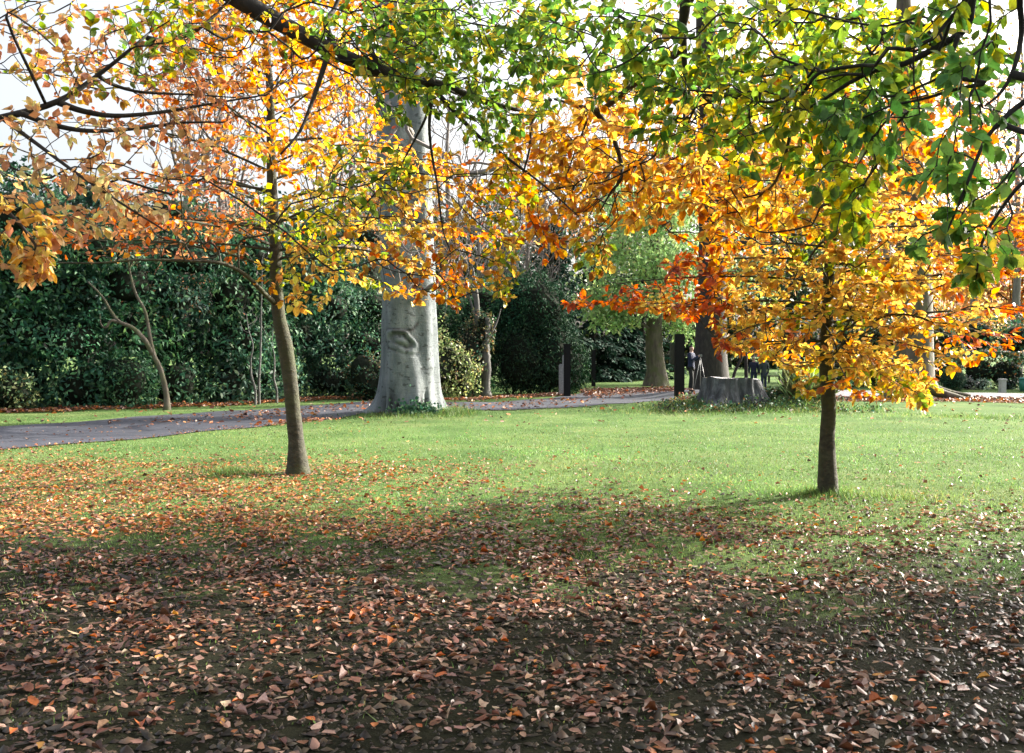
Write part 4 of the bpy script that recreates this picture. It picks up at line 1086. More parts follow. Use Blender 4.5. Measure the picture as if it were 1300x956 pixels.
    # slender stems
    for (px0, px1, Y, top, lab) in ((324, 316, 31.5, 400, 'thin pale leaning sapling stem against the hedge'), (329, 333, 31.8, 330, 'thin upright sapling stem against the hedge with side twigs'), (351, 346, 32.5, 420, 'thin dark sapling hard behind the left young beech')):
        b = gbase(px0, Y); t = at(px1, top, Y)
        T = [b - [0, 0, .05]] + [b + (t - b) * k / 6 + np.array([rng.normal(0, .03), 0, 0]) for k in range(1, 7)]
        far_tree('sapling', lab, b, T, np.linspace(.045, .010, 7), [(t[0], Y, t[2], .6, .4, .7, 24)], LAUREL if px0 == 329 else None, .12, M['grey_bark'], group='thin saplings by the hedge', bf=.4, tip=.005, per=2)
    # bare trees
    for (px, Y, top, sp, n, lean, lab) in (
            (232, 46, -60, 2.6, 330, 10, 'tall bare tree showing against the sky behind the hedge, furthest left'), (285, 50, -90, 2.8, 330, -10, 'tall bare tree with twin boughs just left of the young beech crown'),
            (190, 40, 235, 2.2, 260, 0, 'low bare brownish tree above the hedge'), (285, 41, 245, 2.4, 280, 0, 'low bare twiggy tree over the hedge left of the young beech trunk'),
            (440, 48, 40, 2.8, 420, 6, 'bare grey tree with dense twigs left of the great beech'), (478, 52, -40, 2.4, 260, 0, 'bare tree standing close behind the great beech'),
            (600, 47, 215, 2.6, 380, 10, 'bare grey tree with dense twigs right of the great beech'), (672, 50, 230, 2.4, 300, -6, 'low bare tree above the yew bush'),
            (1235, 58, 90, 3.4, 300, 0, 'bare tree against the sky near the right edge'), (1290, 54, 40, 3.2, 300, 6, 'bare bronze flecked tree cut by the right edge'), (1130, 62, 40, 3.6, 280, -10, 'bare tree behind the buttressed grey tree'), (560, 56, 60, 3.0, 300, 14, 'tall bare tree immediately right of the great beech'), (690, 60, 90, 3.4, 300, 0, 'tall bare tree over the dark yew'), (770, 62, 60, 3.4, 260, 8, 'tall bare tree above the conifers by the gate'), (1010, 56, 60, 3.4, 260, 10, 'bare tree behind the right young beech crown')):
        bare_tree(lab, px, Y, top, sp, int(n * 3.2), lean, leafpal=(BRONZE if px in (190, 440, 285, 1235, 1010, 1290, 1130, 690, 770) else None), leafn=2, r0=.26 if top < 100 else .14)
    # trees beyond
    far = [(980, 114, 170, 6.8, OLIVE + LIGHTG, 'green leafed tree on the far lawn behind the two people'), (1070, 116, 190, 6.6, AMBER + OLIVE, 'amber and green tree beyond the far lawn'),
           (1140, 92, 230, 4.0, OLIVE + AMBER, 'olive tree beyond the buttressed trunk'), (1215, 86, 290, 4.6, PEACH + AMBER, 'pale orange tree beyond the mixed hedge'),
           (1290, 62, 270, 4.0, BRONZE + PEACH, 'bronze tree beyond the mixed hedge at the right edge'), (925, 120, 150, 7, OLIVE, 'dark olive tree far behind the massive dark trunk'),
           (855, 88, 160, 5.6, OLIVE + LIGHTG, 'mixed green tree behind the pale green tree'), (760, 72, 190, 4.6, CONIFER + OLIVE, 'dark green tree beyond the gate'),
           (640, 64, 235, 4.2, CONIFER + YEW, 'dark evergreen behind the bare twigs right of the great beech'), (540, 60, 255, 4.0, YEW + OLIVE, 'dark evergreen directly behind the great beech'),
           (230, 58, 250, 4.4, CONIFER + YEW, 'far evergreen between the bare trees over the hedge'), (320, 62, 240, 4.4, CONIFER + OLIVE, 'far evergreen right of the bare trees over the hedge'), (470, 66, 245, 4.4, CONIFER + OLIVE, 'far evergreen left of the great beech'),
           (1380, 60, 220, 4.5, AMBER, 'amber tree just past the right edge'), (-80, 46, 240, 4, CONIFER, 'evergreen tree just past the left edge')]
    for (px, Y, top, r, pal, lab) in far:
        b = gbase(px, Y); h = at(px, top, Y)[2]
        far_tree('distant_tree', lab, b, [b - [0, 0, .1], b + [.1, 0, h * .3], b + [-.1, 0, h * .6], b + [0, 0, h * .92]], [.4, .3, .2, .05],
                 [(b[0], Y, h * .58, r, r * .8, h * .42, 150)], pal, .36 * max(1, Y / 74), M['dark_bark'], group='trees beyond the garden', per=30, scatter=.6 * max(1, Y / 74), tip=.014)
    # small trunks around the two people
    b = gbase(948, 47); far_tree('slim_tree', 'slim dark stem just left of the two people', b, [b - [0, 0, .1], at(947, 460, 47), at(946, 420, 47), at(948, 380, 47), at(944, 330, 47)], [.10, .085, .075, .06, .02], [(b[0], 47, 5, 1.6, 1.2, 1.4, 50)], OLIVE + LIGHTG, .2, M['dark_bark'], per=8)
    b = gbase(928, 46); far_tree('slim_tree', 'leaning forked stem beside the massive dark trunk', b, [b - [0, 0, .1], at(932, 475, 46), at(941, 455, 46), at(950, 435, 46), at(955, 410, 46)], [.09, .07, .06, .05, .02], [(at(955, 410, 46)[0], 46, 3.6, .9, .7, .8, 34)], OLIVE, .16, M['dark_bark'], per=7)
    b = gbase(1003, 52); far_tree('dark_stem_tree', 'dark trunk right of the two people', b, [b - [0, 0, .1], at(1003, 470, 52), at(1003, 420, 52), at(1005, 360, 52), at(1003, 280, 52)], [.46, .40, .36, .32, .1], [(b[0], 52, 6.0, 2.6, 2, 2.2, 120)], YEW + OLIVE, .24, M['dark_bark'], per=22)

# ------------------------------------------------------------------ stump, dead trunk, posts
def grid_solid(name, na, nz, fn, mat, parent, closed_top=False):
    V = [fn(2 * np.pi * a / na, k / (nz - 1)) for k in range(nz) for a in range(na)]
    i = np.arange(nz - 1)[:, None] * na + np.arange(na)[None]; j = np.arange(nz - 1)[:, None] * na + (np.arange(na)[None] + 1) % na
    q = np.stack([i, j, j + na, i + na], -1).reshape(-1, 4)
    cnt = list(np.full(len(q), 4)); idx = list(q.ravel())
    if closed_top:
        cnt.append(na); idx += [(nz - 1) * na + a for a in range(na)]
    return link(name, mesh_np(name, V, cnt, idx, True), mat, parent)

def stump():
    Y = 28.2; b = gbase(928, Y)
    root = empty('tree_stump', b, 'wide cut grey tree stump with flared roots on a grassy mound', 'stump')
    H = .93 - b[2] * .6
    def rad_(th, t):
        z = t * H
        r = .70 + .04 * math.sin(3 * th + 1) + .03 * math.sin(5 * th)
        fl = math.exp(-z / .42)
        r += fl * (.24 + .36 * max(0, math.cos(3 * th + .6)) ** 2 + .22 * max(0, math.cos(4 * th + 2)) ** 3)
        r += .035 * mnoise.noise(Vector((5 * math.cos(th), 5 * math.sin(th), z * 1.6))) + .055 * abs(math.sin(9 * th + .8 * math.sin(3 * z))) - .05 * max(0, math.sin(4 * th + 1.2)) ** 4
        g = math.exp(-((th - 1.5 * np.pi - .22) / .12) ** 2) * math.exp(-((z - .3) / .4) ** 2)
        return r - .16 * g
    def body(th, t):
        r = rad_(th, t)
        z = t * H + (.035 * math.cos(th + 2.6) + .02 * math.sin(4 * th)) * (t > .9)
        return (b[0] + r * math.cos(th), b[1] + r * math.sin(th), b[2] - .1 + z)
    grid_solid('bark', 110, 46, body, M['stump_bark'], root)
    def top(th, t):
        r = rad_(th, 1) * (1 - t) * .995
        z = H + (.035 * math.cos(th + 2.6) + .02 * math.sin(4 * th)) * (1 - t) + .008 + .015 * mnoise.noise(Vector((r * 6 * math.cos(th), r * 6 * math.sin(th), 1)))
        return (b[0] + r * math.cos(th), b[1] + r * math.sin(th), b[2] - .1 + z)
    grid_solid('cut_face', 110, 14, top, M['cut_wood'], root)
M['stump_bark'] = bark_material('stump_bark', (0.012, 0.012, 0.013), (0.055, 0.059, 0.064), (0.20, 0.21, 0.22), 5, (1, 1, 0.3), 1.0, dist=.06)
M['cut_wood'] = plain('weathered_cut_wood', (0.36, 0.34, 0.34), .85, .3, 9, .4)

def dead_trunk():
    Y = 37; b = gbase(617, Y); b[2] = 0
    root = empty('dead_trunk', b, 'weathered grey dead tree trunk, split and broken at the top', 'dead tree')
    tb = Tubes()
    def line(rows, R, k=10):
        P = [at(x, y, yy) for x, y, yy in rows]
        P, R = smooth_line(np.array(P), np.array(R), 6)
        R = R * (1 + np.random.default_rng(4).normal(0, .06, len(R)))
        tb.add(P, R, k)
    line([(617, 506, Y), (617, 490, Y), (618, 465, Y), (616, 440, Y), (618, 420, Y), (619, 404, Y)], [.24, .17, .16, .17, .14, .10])
    line([(613, 480, Y + .05), (609, 455, Y + .05), (604, 425, Y + .1), (606, 400, Y + .1), (604, 372, Y + .1), (600, 340, Y + .1)], [.12, .14, .16, .12, .10, .05])
    line([(605, 405, Y + .1), (598, 385, Y), (592, 362, Y)], [.07, .05, .02], 6)
    line([(619, 430, Y), (630, 410, Y), (636, 392, Y)], [.07, .04, .015], 6)
    tb.build('trunk', M['grey_bark'], root)

def box_bm(bm, c, s, bev=.01):
    r = bmesh.ops.create_cube(bm, size=1)
    for v in r['verts']: v.co = Vector((v.co.x * s[0] + c[0], v.co.y * s[1] + c[1], v.co.z * s[2] + c[2]))
    es = list({e for v in r['verts'] for e in v.link_edges})
    if bev: bmesh.ops.bevel(bm, geom=es, offset=bev, segments=2, affect='EDGES')

def from_bm(name, bm, mat, parent=None, smooth=False):
    me = bpy.data.meshes.new(name); bm.to_mesh(me); bm.free()
    if smooth:
        for p in me.polygons: p.use_smooth = True
    return link(name, me, mat, parent)

def post(label, px, Y, py_top, py_base, width, tilt=0, cap=True):
    b = gbase(px, Y); h = (py_base - py_top) / F * Y; z0 = 1.6 - (py_base - HOR) / F * Y
    b[2] = min(b[2], z0)
    root = empty('gate_post', b, label, 'post', 'black timber posts along the drive')
    bm = bmesh.new(); box_bm(bm, (b[0], b[1], b[2] + (h - .2) / 2 - .0), (width, width, h + .2), .018)
    from_bm('shaft', bm, M['post'], root)
    if cap:
        bm = bmesh.new(); box_bm(bm, (b[0], b[1], b[2] + h - .1 + .055), (width * 1.14, width * 1.14, .1), .03)
        from_bm('cap', bm, M['post'], root)
    root.rotation_euler = (0, rad(tilt), 0)

def furniture():
    post('black square post nearest the cut stump, thickest of the three', 862.5, 32.3, 424, 515, .30, 0, False)
    post('black post beside the short grey stub at the edge of the drive', 720, 37, 437, 505, .25)
    post('thinnest black post, far side of the drive against dark conifers', 753.5, 50, 444, 491, .20)
    # short grey stub post
    b = gbase(713, 37.6); root = empty('stub_post', b, 'short weathered grey post standing close left of a black post', 'post')
    bm = bmesh.new(); box_bm(bm, (b[0], b[1], .58), (.21, .21, 1.3), .03); from_bm('shaft', bm, M['grey_post'], root)
    bm = bmesh.new(); box_bm(bm, (b[0] + .06, b[1], 1.4), (.07, .07, .36), .02); from_bm('stake', bm, M['grey_post'], root)
    # headstone
    b = gbase(1273, 41.5); root = empty('stone_marker', b, 'small pale stone pillar on the verge of the gravel path', 'stone')
    bm = bmesh.new(); box_bm(bm, (b[0], b[1], .2), (.26, .22, .62), .03); from_bm('pillar', bm, M['stone'], root)
    bm = bmesh.new(); box_bm(bm, (b[0], b[1], .53), (.33, .28, .09), .03); from_bm('capping', bm, M['stone'], root)
    # bin cut by the frame
    b = gbase(1302, 42); root = empty('green_bin', b, 'teal green bin cut off by the right edge of the picture', 'bin')
    tb = Tubes(); tb.add([b, b + [0, 0, .25], b + [0, 0, .5]], [.2, .23, .25], 20); tb.build('body', M['bin'], root)
    tb = Tubes(); tb.add([b + [0, 0, .5], b + [0, 0, .54], b + [0, 0, .6]], [.27, .27, .12], 20); tb.build('lid', M['bin'], root)
    # low bench beyond the people
    b = gbase(983, 56); root = empty('low_bench', b, 'low dark backless bench on the far lawn', 'bench')
    zt = at(983, 484, 56)[2]
    zt = max(zt, b[2] + .38)
    bm = bmesh.new(); box_bm(bm, (b[0], b[1], zt), (.75, .35, .07), .01); from_bm('seat', bm, M['bench'], root)
    for s in (-1, 1):
        bm = bmesh.new(); box_bm(bm, (b[0] + s * .3, b[1], (zt + b[2]) / 2 - .02), (.07, .3, zt - b[2] - .04), .008); from_bm('leg', bm, M['bench'], root)

# ------------------------------------------------------------------ people
def skin_mesh(name, nodes, edges, mat, parent, sub=2):
    me = bpy.data.meshes.new(name)
    me.from_pydata([n[:3] for n in nodes], edges, [])
    o = bpy.data.objects.new(name, me); COL.objects.link(o); me.materials.append(mat); o.parent = parent
    sm = o.modifiers.new('skin', 'SKIN'); sm.use_smooth_shade = True
    for v, n in zip(me.skin_vertices[0].data, nodes):
        v.radius = (n[3], n[4] if len(n) > 4 else n[3])
    for k, v in enumerate(me.skin_vertices[0].data): v.use_root = (k == 0)
    ss = o.modifiers.new('sub', 'SUBSURF'); ss.levels = sub; ss.render_levels = sub
    return o

def person(loc, rz, h, label, coat, coat_len, trousers, hair, long_hair, arms='down', hat=False):
    s = h / 1.75
    root = empty('person', loc, label, 'person', 'people walking in the garden')
    root.rotation_euler = (0, 0, rz)
    hips = (0, 0, .93 * s, .115 * s, .095 * s)
    N = [hips, (0, 0, 1.15 * s, .12 * s, .09 * s), (0, 0, 1.36 * s, .14 * s, .095 * s), (0, 0, 1.47 * s, .06 * s), (0, .01, 1.54 * s, .055 * s), (0, .015, 1.60 * s, .082 * s, .09 * s), (0, .01, 1.69 * s, .07 * s, .08 * s)]
    E = [(0, 1), (1, 2), (2, 3), (3, 4), (4, 5), (5, 6)]
    foot = {}
    for sg in (-1, 1):
        k = len(N)
        N += [(sg * .09 * s, 0, .86 * s, .085 * s), (sg * .10 * s, .015 + .05 * sg, .48 * s, .062 * s), (sg * .10 * s, -.02 + .07 * sg, .09 * s, .042 * s), (sg * .105 * s, .10 + .07 * sg, .035 * s, .036 * s)]
        E += [(0, k), (k, k + 1), (k + 1, k + 2), (k + 2, k + 3)]
        foot[sg] = (k, k + 1, k + 2, k + 3)
    arm = {}
    for sg in (-1, 1):
        k = len(N)
        if arms == 'down':
            N += [(sg * .185 * s, 0, 1.40 * s, .062 * s), (sg * .235 * s, -.02, 1.13 * s, .047 * s), (sg * .235 * s, .06, .88 * s, .034 * s), (sg * .228 * s, .085, .79 * s, .032 * s)]
        else:
            N += [(sg * .185 * s, 0, 1.40 * s, .062 * s), (sg * .22 * s, .10, 1.17 * s, .047 * s), (sg * .10 * s, .33, 1.33 * s, .034 * s), (sg * .05 * s, .37, 1.38 * s, .034 * s)]
        E += [(2, k), (k, k + 1), (k + 1, k + 2), (k + 2, k + 3)]
        arm[sg] = k
    skin_mesh('body', N, E, M['skin'], root)
    # trousers
    T = [(0, 0, .95 * s, .14 * s, .115 * s)]; TE = []
    for sg in (-1, 1):
        a = foot[sg]; k = len(T)
        for q, r in zip(a[:3], (.10, .076, .064)):
            T.append((N[q][0], N[q][1], N[q][2] + (.02 if q == a[2] else 0), r * s))
        TE += [(0, k), (k, k + 1), (k + 1, k + 2)]
    skin_mesh('trousers', T, TE, trousers, root)
    # coat with sleeves
    z0 = coat_len * s
    C = [(0, 0, 1.12 * s, .165 * s, .13 * s), (0, 0, 1.36 * s, .165 * s, .115 * s), (0, 0, 1.475 * s, .075 * s), (0, 0, (z0 + 1.05 * s) / 2, .185 * s, .145 * s), (0, 0, z0, .19 * s, .15 * s)]
    CE = [(0, 1), (1, 2), (0, 3), (3, 4)]
    for sg in (-1, 1):
        k = len(C); a = arm[sg]
        for q, r in zip((a, a + 1, a + 2), (.078, .064, .052)): C.append((*N[q][:3], r * s))
        CE += [(1, k), (k, k + 1), (k + 1, k + 2)]
    skin_mesh('coat', C, CE, coat, root)
    for sg in (-1, 1):
        a, c = N[foot[sg][2]], N[foot[sg][3]]
        skin_mesh('shoe', [(a[0], a[1] - .03, .05 * s, .05 * s), (c[0], c[1] + .03, .04 * s, .045 * s)], [(0, 1)], M['shoe'] if not hat else M['black_cloth'], root, 1)
    Hh = [(0, -.015, 1.66 * s, .095 * s, .10 * s), (0, -.02, 1.73 * s, .075 * s, .085 * s)]
    HE = [(0, 1)]
    if long_hair: Hh += [(0, -.05, 1.55 * s, .095 * s, .07 * s), (0, -.06, 1.45 * s, .085 * s, .05 * s)]; HE += [(0, 2), (2, 3)]
    skin_mesh('cap' if hat else 'hair', Hh, HE, hair, root)
    return root

def people():
    def put(px, Y): p = gbase(px, Y); return (p[0], p[1], float(gz(p[0], p[1])))
    person(put(957, 50.3), rad(-8), 1.70, 'person in a short navy jacket and jeans seen from behind, left of a pair', M['navy'], .84, M['denim'], M['fair_hair'], False)
    person(put(970, 50.0), rad(4), 1.66, 'person with grey hair in a long dark coat, right of a pair', M['coat'], .62, M['denim'], M['grey_hair'], True)
    p3 = put(877.5, 36.6)
    person(p3, rad(-120), 1.74, 'person in blue jacket and dark cap beside the massive dark trunk', M['blue_cloth'], .82, M['black_cloth'], M['black_cloth'], False, 'up', True)
    # slim tripod the person stands at
    b = np.array([p3[0] + .30, p3[1] - .22, float(gz(p3[0] + .3, p3[1] - .2))])
    root = empty('tripod', b, 'slim tripod stand in front of the person beside the massive dark trunk', 'tripod')
    top = b + [0, 0, 1.30]
    for a in (200, 320, 80):
        tb = Tubes(); tb.add([top, b + [.30 * math.cos(rad(a)), .30 * math.sin(rad(a)), 0]], [.014, .011], 8); tb.build('leg', M['device'], root)
    bm = bmesh.new(); box_bm(bm, top + [0, 0, .07], (.13, .10, .10), .015); from_bm('camera_body', bm, M['device'], root)

# ------------------------------------------------------------------ ground cover
def on_drive(x, y):
    near = np.interp(x, [-16, -11.5, -8.6, -5.9, -4.6, -2.8, -.6, 1.1, 3.2, 5.6, 9, 13], [12.2, 14.6, 16.6, 21, 24.4, 27.7, 28.2, 29, 31, 34.2, 38.5, 41.5])
    far = np.interp(x, [-19, -14.8, -11.2, -7.9, -6.2, -4.5, -1.7, .4, 2, 3.8, 7.8, 12], [16, 18.9, 21.6, 27.6, 30.6, 33, 32.6, 34, 37.2, 43, 47.5, 49])
    return (y > near - .1) & (y < far + .1)

def vnoise(x, y, s, o=0):
    return np.array([mnoise.noise(Vector((a * s + o, b_ * s, o))) for a, b_ in zip(x, y)])

def soilness(x, y, n):
    return np.clip((9.3 - (y + .16 * x) + 3.0 * n) * .33, 0, 1)

def ground_cover():
    # fallen leaves
    def sample(n, y0, y1, pw=1.0, half=.78):
        y = y0 + (y1 - y0) * rng.random(n) ** pw
        x = rng.uniform(-1, 1, n) * (y * half + .8)
        return x, y
    X = []; Yy = []
    x, y = sample(170000, 2.6, 17)
    nz = vnoise(x, y, .9, 4) + .6 * vnoise(x, y, 2.6, 9)
    left = 1 / (1 + np.exp((x + .05 * y + 1.0) / 1.1))
    d = np.where(y < 9, .50 + .12 * left, 0.0) * np.clip(.38 + .085 * y, 0, 1.05)
    d = np.maximum(d, .86 * np.exp(-((y - 8.3) / np.where(x < 2.5, 2.3, 1.7)) ** 2))
    d = np.maximum(d, left * .85 * np.exp(-np.maximum(0, y - 13.8) / 1.0) * (y > 6))
    d = np.maximum(d, .10 * np.exp(-np.maximum(0, y - 10) / 5))
    d = d * (1 - .45 * np.clip((x - 1.0) / 2, 0, 1) * np.clip((y - 7.4) / 2, 0, 1)) * (1 + .8 * nz)
    pat = vnoise(x, y, 1.7, 21) + .7 * vnoise(x, y, 4.5, 33)
    d = d * np.where(y < 8.6, np.clip(.60 + .9 * pat - .10 * np.clip(x - .5, 0, 3), .12, 1), 1)
    k = rng.random(len(x)) < d * .95
    X.append(x[k]); Yy.append(y[k])
    x, y = sample(6500, 15, 36, .8)                # thin scatter over the lawn
    nz = vnoise(x, y, .3, 2); k = rng.random(len(x)) < (.16 + .25 * nz + .15 * (x < 0)); X.append(x[k]); Yy.append(y[k])
    # litter strips: under the hedge, on the drive bend, by the buttressed tree
    def along(line, n, w):
        L, _ = smooth_line(np.array([(a, b_, 0) for a, b_ in line], float), np.zeros(len(line)), 10)
        i = rng.integers(0, len(L) - 1, n); t = rng.random(n)
        p = L[i] + (L[i + 1] - L[i]) * t[:, None]
        return p[:, 0] + rng.normal(0, .2, n), p[:, 1] + rng.normal(0, w, n)
    for line, n, w in (([(-18, 25.6), (-15, 26.9), (-12, 28.7), (-9.2, 31.6), (-7.0, 34.6), (-4.8, 36.0)], 9000, .38), ([(-3.5, 34.2), (-1, 35.0), (1.2, 37.4), (1.9, 38.2)], 3200, .35),
                       ([(3, 40), (5, 43), (8, 45.5)], 4200, 1.7), ([(-13, 16), (-9.8, 19.2), (-7, 24.5), (-5.4, 28), (-3, 30.2), (0, 31), (3, 35)], 900, 1.6), ([(-11.5, 14.6), (-8.6, 16.6), (-5.9, 21.0), (-4.6, 24.4)], 700, .25), ([(10.5, 34.6), (13.5, 34.6), (17, 33.6), (22, 32)], 7000, .9), ([(4.6, 27.2), (6, 26.9), (8, 27.2), (9.3, 28)], 260, .3)):
        a, b_ = along(line, n, w); X.append(a); Yy.append(b_)
    x = np.concatenate(X); y = np.concatenate(Yy); n = len(x)
    z = gz(x, y) + np.where(y < 18, .012, .03) + rng.uniform(0, .012, n)
    far = y > 22
    tilt = np.where(far, .4, .10)[:, None]
    Nn = np.array([0, 0, 1.0]) + rng.normal(0, 1, (n, 3)) * tilt
    a = rng.uniform(0, 2 * np.pi, n); D = np.stack([np.cos(a), np.sin(a), rng.normal(0, .12, n)], -1)
    col = palette(FALLEN, n)
    lit = (x < -.6) & (y > 8.3) & (y < 18)  # sunlit left ground, given the brighter leaf palette
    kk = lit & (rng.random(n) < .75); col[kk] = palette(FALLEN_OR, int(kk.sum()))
    kk = (~lit) & (y > 9) & (y < 36) & (rng.random(n) < .35); col[kk] = palette(FALLEN_OR, int(kk.sum()))
    size = np.where(far, .10, .047) * rng.normal(1, .28, n).clip(.3, 1.6)
    me = leaves('fallen_leaves', np.stack([x, y, z], -1), D, Nn, size, .62 * rng.normal(1, .12, n).clip(.6, 1.4), col, np.where(rng.random(n) < .35, rng.normal(.9, .5, n), rng.normal(.2, .3, n)), np.where(rng.random(n) < .35, rng.normal(-.2, .14, n), rng.normal(0, .10, n)), True, .06)
    o = link('fallen_leaves', me, M['litter'])
    tag(o, 'brown and orange fallen beech leaves strewn over soil and lawn', 'leaves', kind='stuff')
    print('fallen', n)
    # crumbs of soil, twiglets and leaf fragments
    m = 60000
    x = rng.uniform(-1, 1, m); y = 2.8 + 8.5 * rng.random(m) ** 1.1; x = x * (y * .76 + .8)
    k = rng.random(m) < .25 + soilness(x, y, vnoise(x, y, .8, 7)); x, y = x[k], y[k]; m = len(x)
    r_ = rng.gamma(2.2, .0042, m).clip(.003, .03); el_ = rng.gamma(2, .6, m).clip(.7, 6)
    a = rng.uniform(0, np.pi, m); u = np.stack([np.cos(a), np.sin(a), rng.normal(0, .15, m)], -1); w_ = np.stack([-np.sin(a), np.cos(a), 0 * a], -1)
    C = np.stack([x, y, gz(x, y) + r_ * .2], -1)
    up_ = np.array([0, 0, 1.0])
    el_ = np.where(rng.random(m) < .1, el_ * 2.2, np.minimum(el_, 1.8))
    V = np.stack([C - u * (r_ * el_)[:, None], C + w_ * r_[:, None], C + u * (r_ * el_)[:, None], C - w_ * r_[:, None], C + up_ * (r_ * rng.uniform(.5, 1.1, m))[:, None]], 1).reshape(-1, 3)
    tri = np.array([0, 3, 4, 3, 2, 4, 2, 1, 4, 1, 0, 4])
    idx = (np.arange(m)[:, None] * 5 + tri[None]).ravel()
    me = mesh_np('soil_crumbs', V, np.full(4 * m, 3), idx, False, np.repeat(palette([(.025, .018, .013, 4), (.045, .034, .024, 2), (.09, .06, .04, 1), (.14, .09, .06, .5)], m), 4, axis=0))
    o = link('soil_crumbs', me, M['litter'])
    tag(o, 'crumbs of dark soil, twiglets and leaf fragments under the trees', 'debris', kind='stuff')
    # grass blades
    n = 370000
    y = 4.2 + 24 * rng.random(n) ** 1.25
    x = rng.uniform(-1, 1, n) * (y * .72 + 1.2)
    nz = vnoise(x, y, .8, 7)
    keep = rng.random(n) > soilness(x, y, nz) ** .6 * .97
    keep &= ~on_drive(x, y)
    keep &= rng.random(n) < np.clip((28 - y) / 14, 0, 1)
    x, y = x[keep], y[keep]
    hgt = rng.gamma(4, .0062, len(x)).clip(.010, .07)
    # tufts at trunk feet and on the mound
    def tuft(cx, cy, r, m, h0, rx=1.0):
        a = rng.uniform(0, 2 * np.pi, m); q = r * np.abs(rng.normal(0, .62, m)) + .1 * r
        return cx + q * np.cos(a) * rx, cy + q * np.sin(a), rng.gamma(5, h0 / 5, m)
    for t in ((-3.80, 13.25, .42, 1500, .07, 1.2), (3.52, 11.0, .42, 1500, .06, 1.2), (4.3, 10.9, .4, 500, .06, 1.6), (-2.6, 25.2, .7, 2600, .08, 2.0), (-1.5, 25.8, .5, 1500, .13, 1.0), (6.2, 27.0, 1.0, 3600, .09, 2.4), (8.2, 27.6, 1.0, 3600, .13, 1.6), (4.9, 27.6, .7, 2400, .13, 1.4), (11.5, 25, 1.2, 1600, .07, 2.6), (6.2, 27.0, 1.5, 5000, .07, 2.6)):
        a, b_, h_ = tuft(*t); x = np.concatenate([x, a]); y = np.concatenate([y, b_]); hgt = np.concatenate([hgt, h_])
    n = len(x)
    a = rng.uniform(0, 2 * np.pi, n); wdt = .0035 + .0002 * y
    B0 = np.stack([x, y, gz(x, y) - .004], -1); s = np.stack([np.cos(a), np.sin(a), 0 * a], -1) * wdt[:, None]
    tip = B0 + np.stack([rng.normal(0, .4, n) * hgt, rng.normal(0, .4, n) * hgt, hgt], -1)
    V = np.stack([B0 - s, B0 + s, tip], 1).reshape(-1, 3)
    gpal = [(.080, .150, .042, 3), (.120, .205, .060, 3), (.175, .24, .075, 1.7), (.22, .21, .08, .6)]
    me = mesh_np('grass', V, np.full(n, 3), np.arange(3 * n), False, palette(gpal, n) * (1 + .45 * vnoise(x, y, .55, 31) + .25 * vnoise(x, y, 2.1, 13))[:, None] * (1 + vnoise(x, y, .4, 41)[:, None] * np.array([.28, 0, .1])))
    o = link('grass', me, M['blade'])
    tag(o, 'short green lawn grass with longer tufts round the trunks', 'grass', kind='stuff')
    print('grass', n)

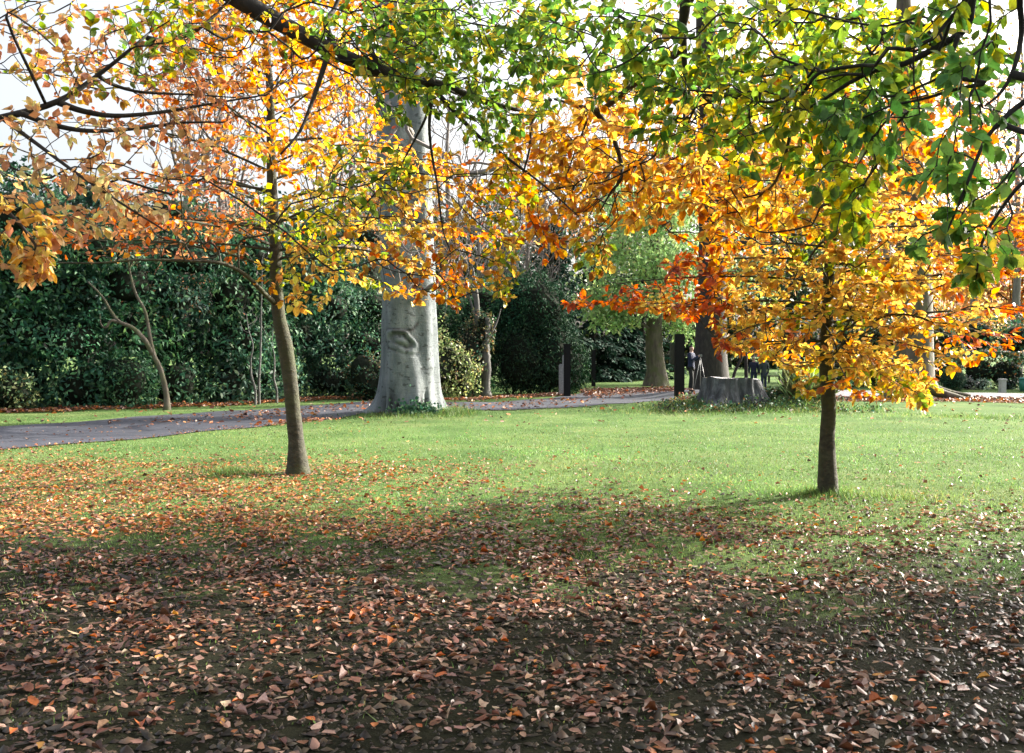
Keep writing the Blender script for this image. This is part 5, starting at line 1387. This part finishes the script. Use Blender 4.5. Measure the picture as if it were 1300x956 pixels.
def mound_plants():
    b = gbase(985, 28.6)
    lumpy('ivy_bush', 'dark ivy shrub heaped against the right side of the cut stump', 'shrub', [(b[0] - .30, 28.7, .28, .50, .5, .36), (b[0] + .35, 28.6, .28, .5, .45, .34), (b[0] + .75, 28.3, .2, .45, .4, .28)], LAUREL + OLIVE, 3200, .085, M['evergreen'], lump=.5, wr=.75)
    b = gbase(1024, 28.2)
    n = 240
    P = b + rng.normal(0, 1, (n, 3)) * [.22, .18, 0] + [0, 0, 1] * rng.uniform(0, .1, (n, 1))
    D = rng.normal(0, .45, (n, 3)) + [0, 0, 1.0]
    o = crown_leaves(None, 'leafy_sapling', P, D, rng.normal(0, 1, (n, 3)), 1.0, palette(LIGHTG + OLIVE + VARIEG, n), M['leaf_thin'], wr=.05, detail=True)
    tag(o, 'tall strappy pale green plant behind the right young beech', 'plant')
    for (px, Y, w, h_, lab) in ((870, 26.9, .8, .24, 'low green weeds on the mound in front of the black post'), (925, 26.6, .7, .16, 'low weeds and leaves at the front foot of the cut stump'),
                               (980, 26.9, .8, .28, 'bramble and ivy heap right of the cut stump roots'), (1022, 27.4, .7, .30, 'rough green weeds just left of the right young beech trunk'), (1075, 26.5, .9, .16, 'low weeds on the lawn right of the right young beech trunk')):
        b = gbase(px, Y)
        lumpy('weed_patch', lab, 'plant', [(b[0] - w * .6, Y + .1, h_ * .5, w * .7, .4, h_), (b[0] + w * .1, Y - .1, h_ * .3, w * .8, .5, h_ * .6), (b[0] + w * .8, Y + .15, h_ * .45, w * .6, .4, h_)], LAUREL + OLIVE + [(.07, .14, .04, 5), (.12, .19, .06, 2), (.26, .14, .06, .8)], 1000, .08, M['evergreen'], lump=.9, core=False)
    b = gbase(878, 28.9)
    lumpy('weed_patch', 'low weeds and brown stalks left of the cut stump', 'plant', [(b[0], 28.9, .16, .5, .4, .3), (b[0] - .6, 28.4, .1, .5, .35, .22)], OLIVE + LIGHTG + BRONZE, 1500, .10, M['leaf_thin'], lump=.5, core=False)

# ------------------------------------------------------------------ shade tree outside the frame
def shade_trees():
    for (x, y, h, r, n, lab) in ((16.5, 8.5, 13.5, 4.6, 330, 'big evergreen tree standing right of the lawn'), (25, 13.5, 17, 5.0, 330, 'taller evergreen tree further right of the lawn')):
        b = np.array([x, y, 0.])
        far_tree('evergreen_oak', lab, b, [b - [0, 0, .1], b + [0, 0, h * .3], b + [.2, 0, h * .6], b + [0, 0, h * .9]], [.5, .4, .28, .06],
                 [(x, y, h * .58, r, r, h * .42, n)], LAUREL + YEW, .3, M['dark_bark'], group='evergreen trees right of the lawn', per=40, leafmat='evergreen', scatter=.45)

young_right()
young_left()
overhang_left()
overhang_right()
great_beech()
background()
stump()
dead_trunk()
furniture()
people()
mound_plants()
shade_trees()
ground_cover()
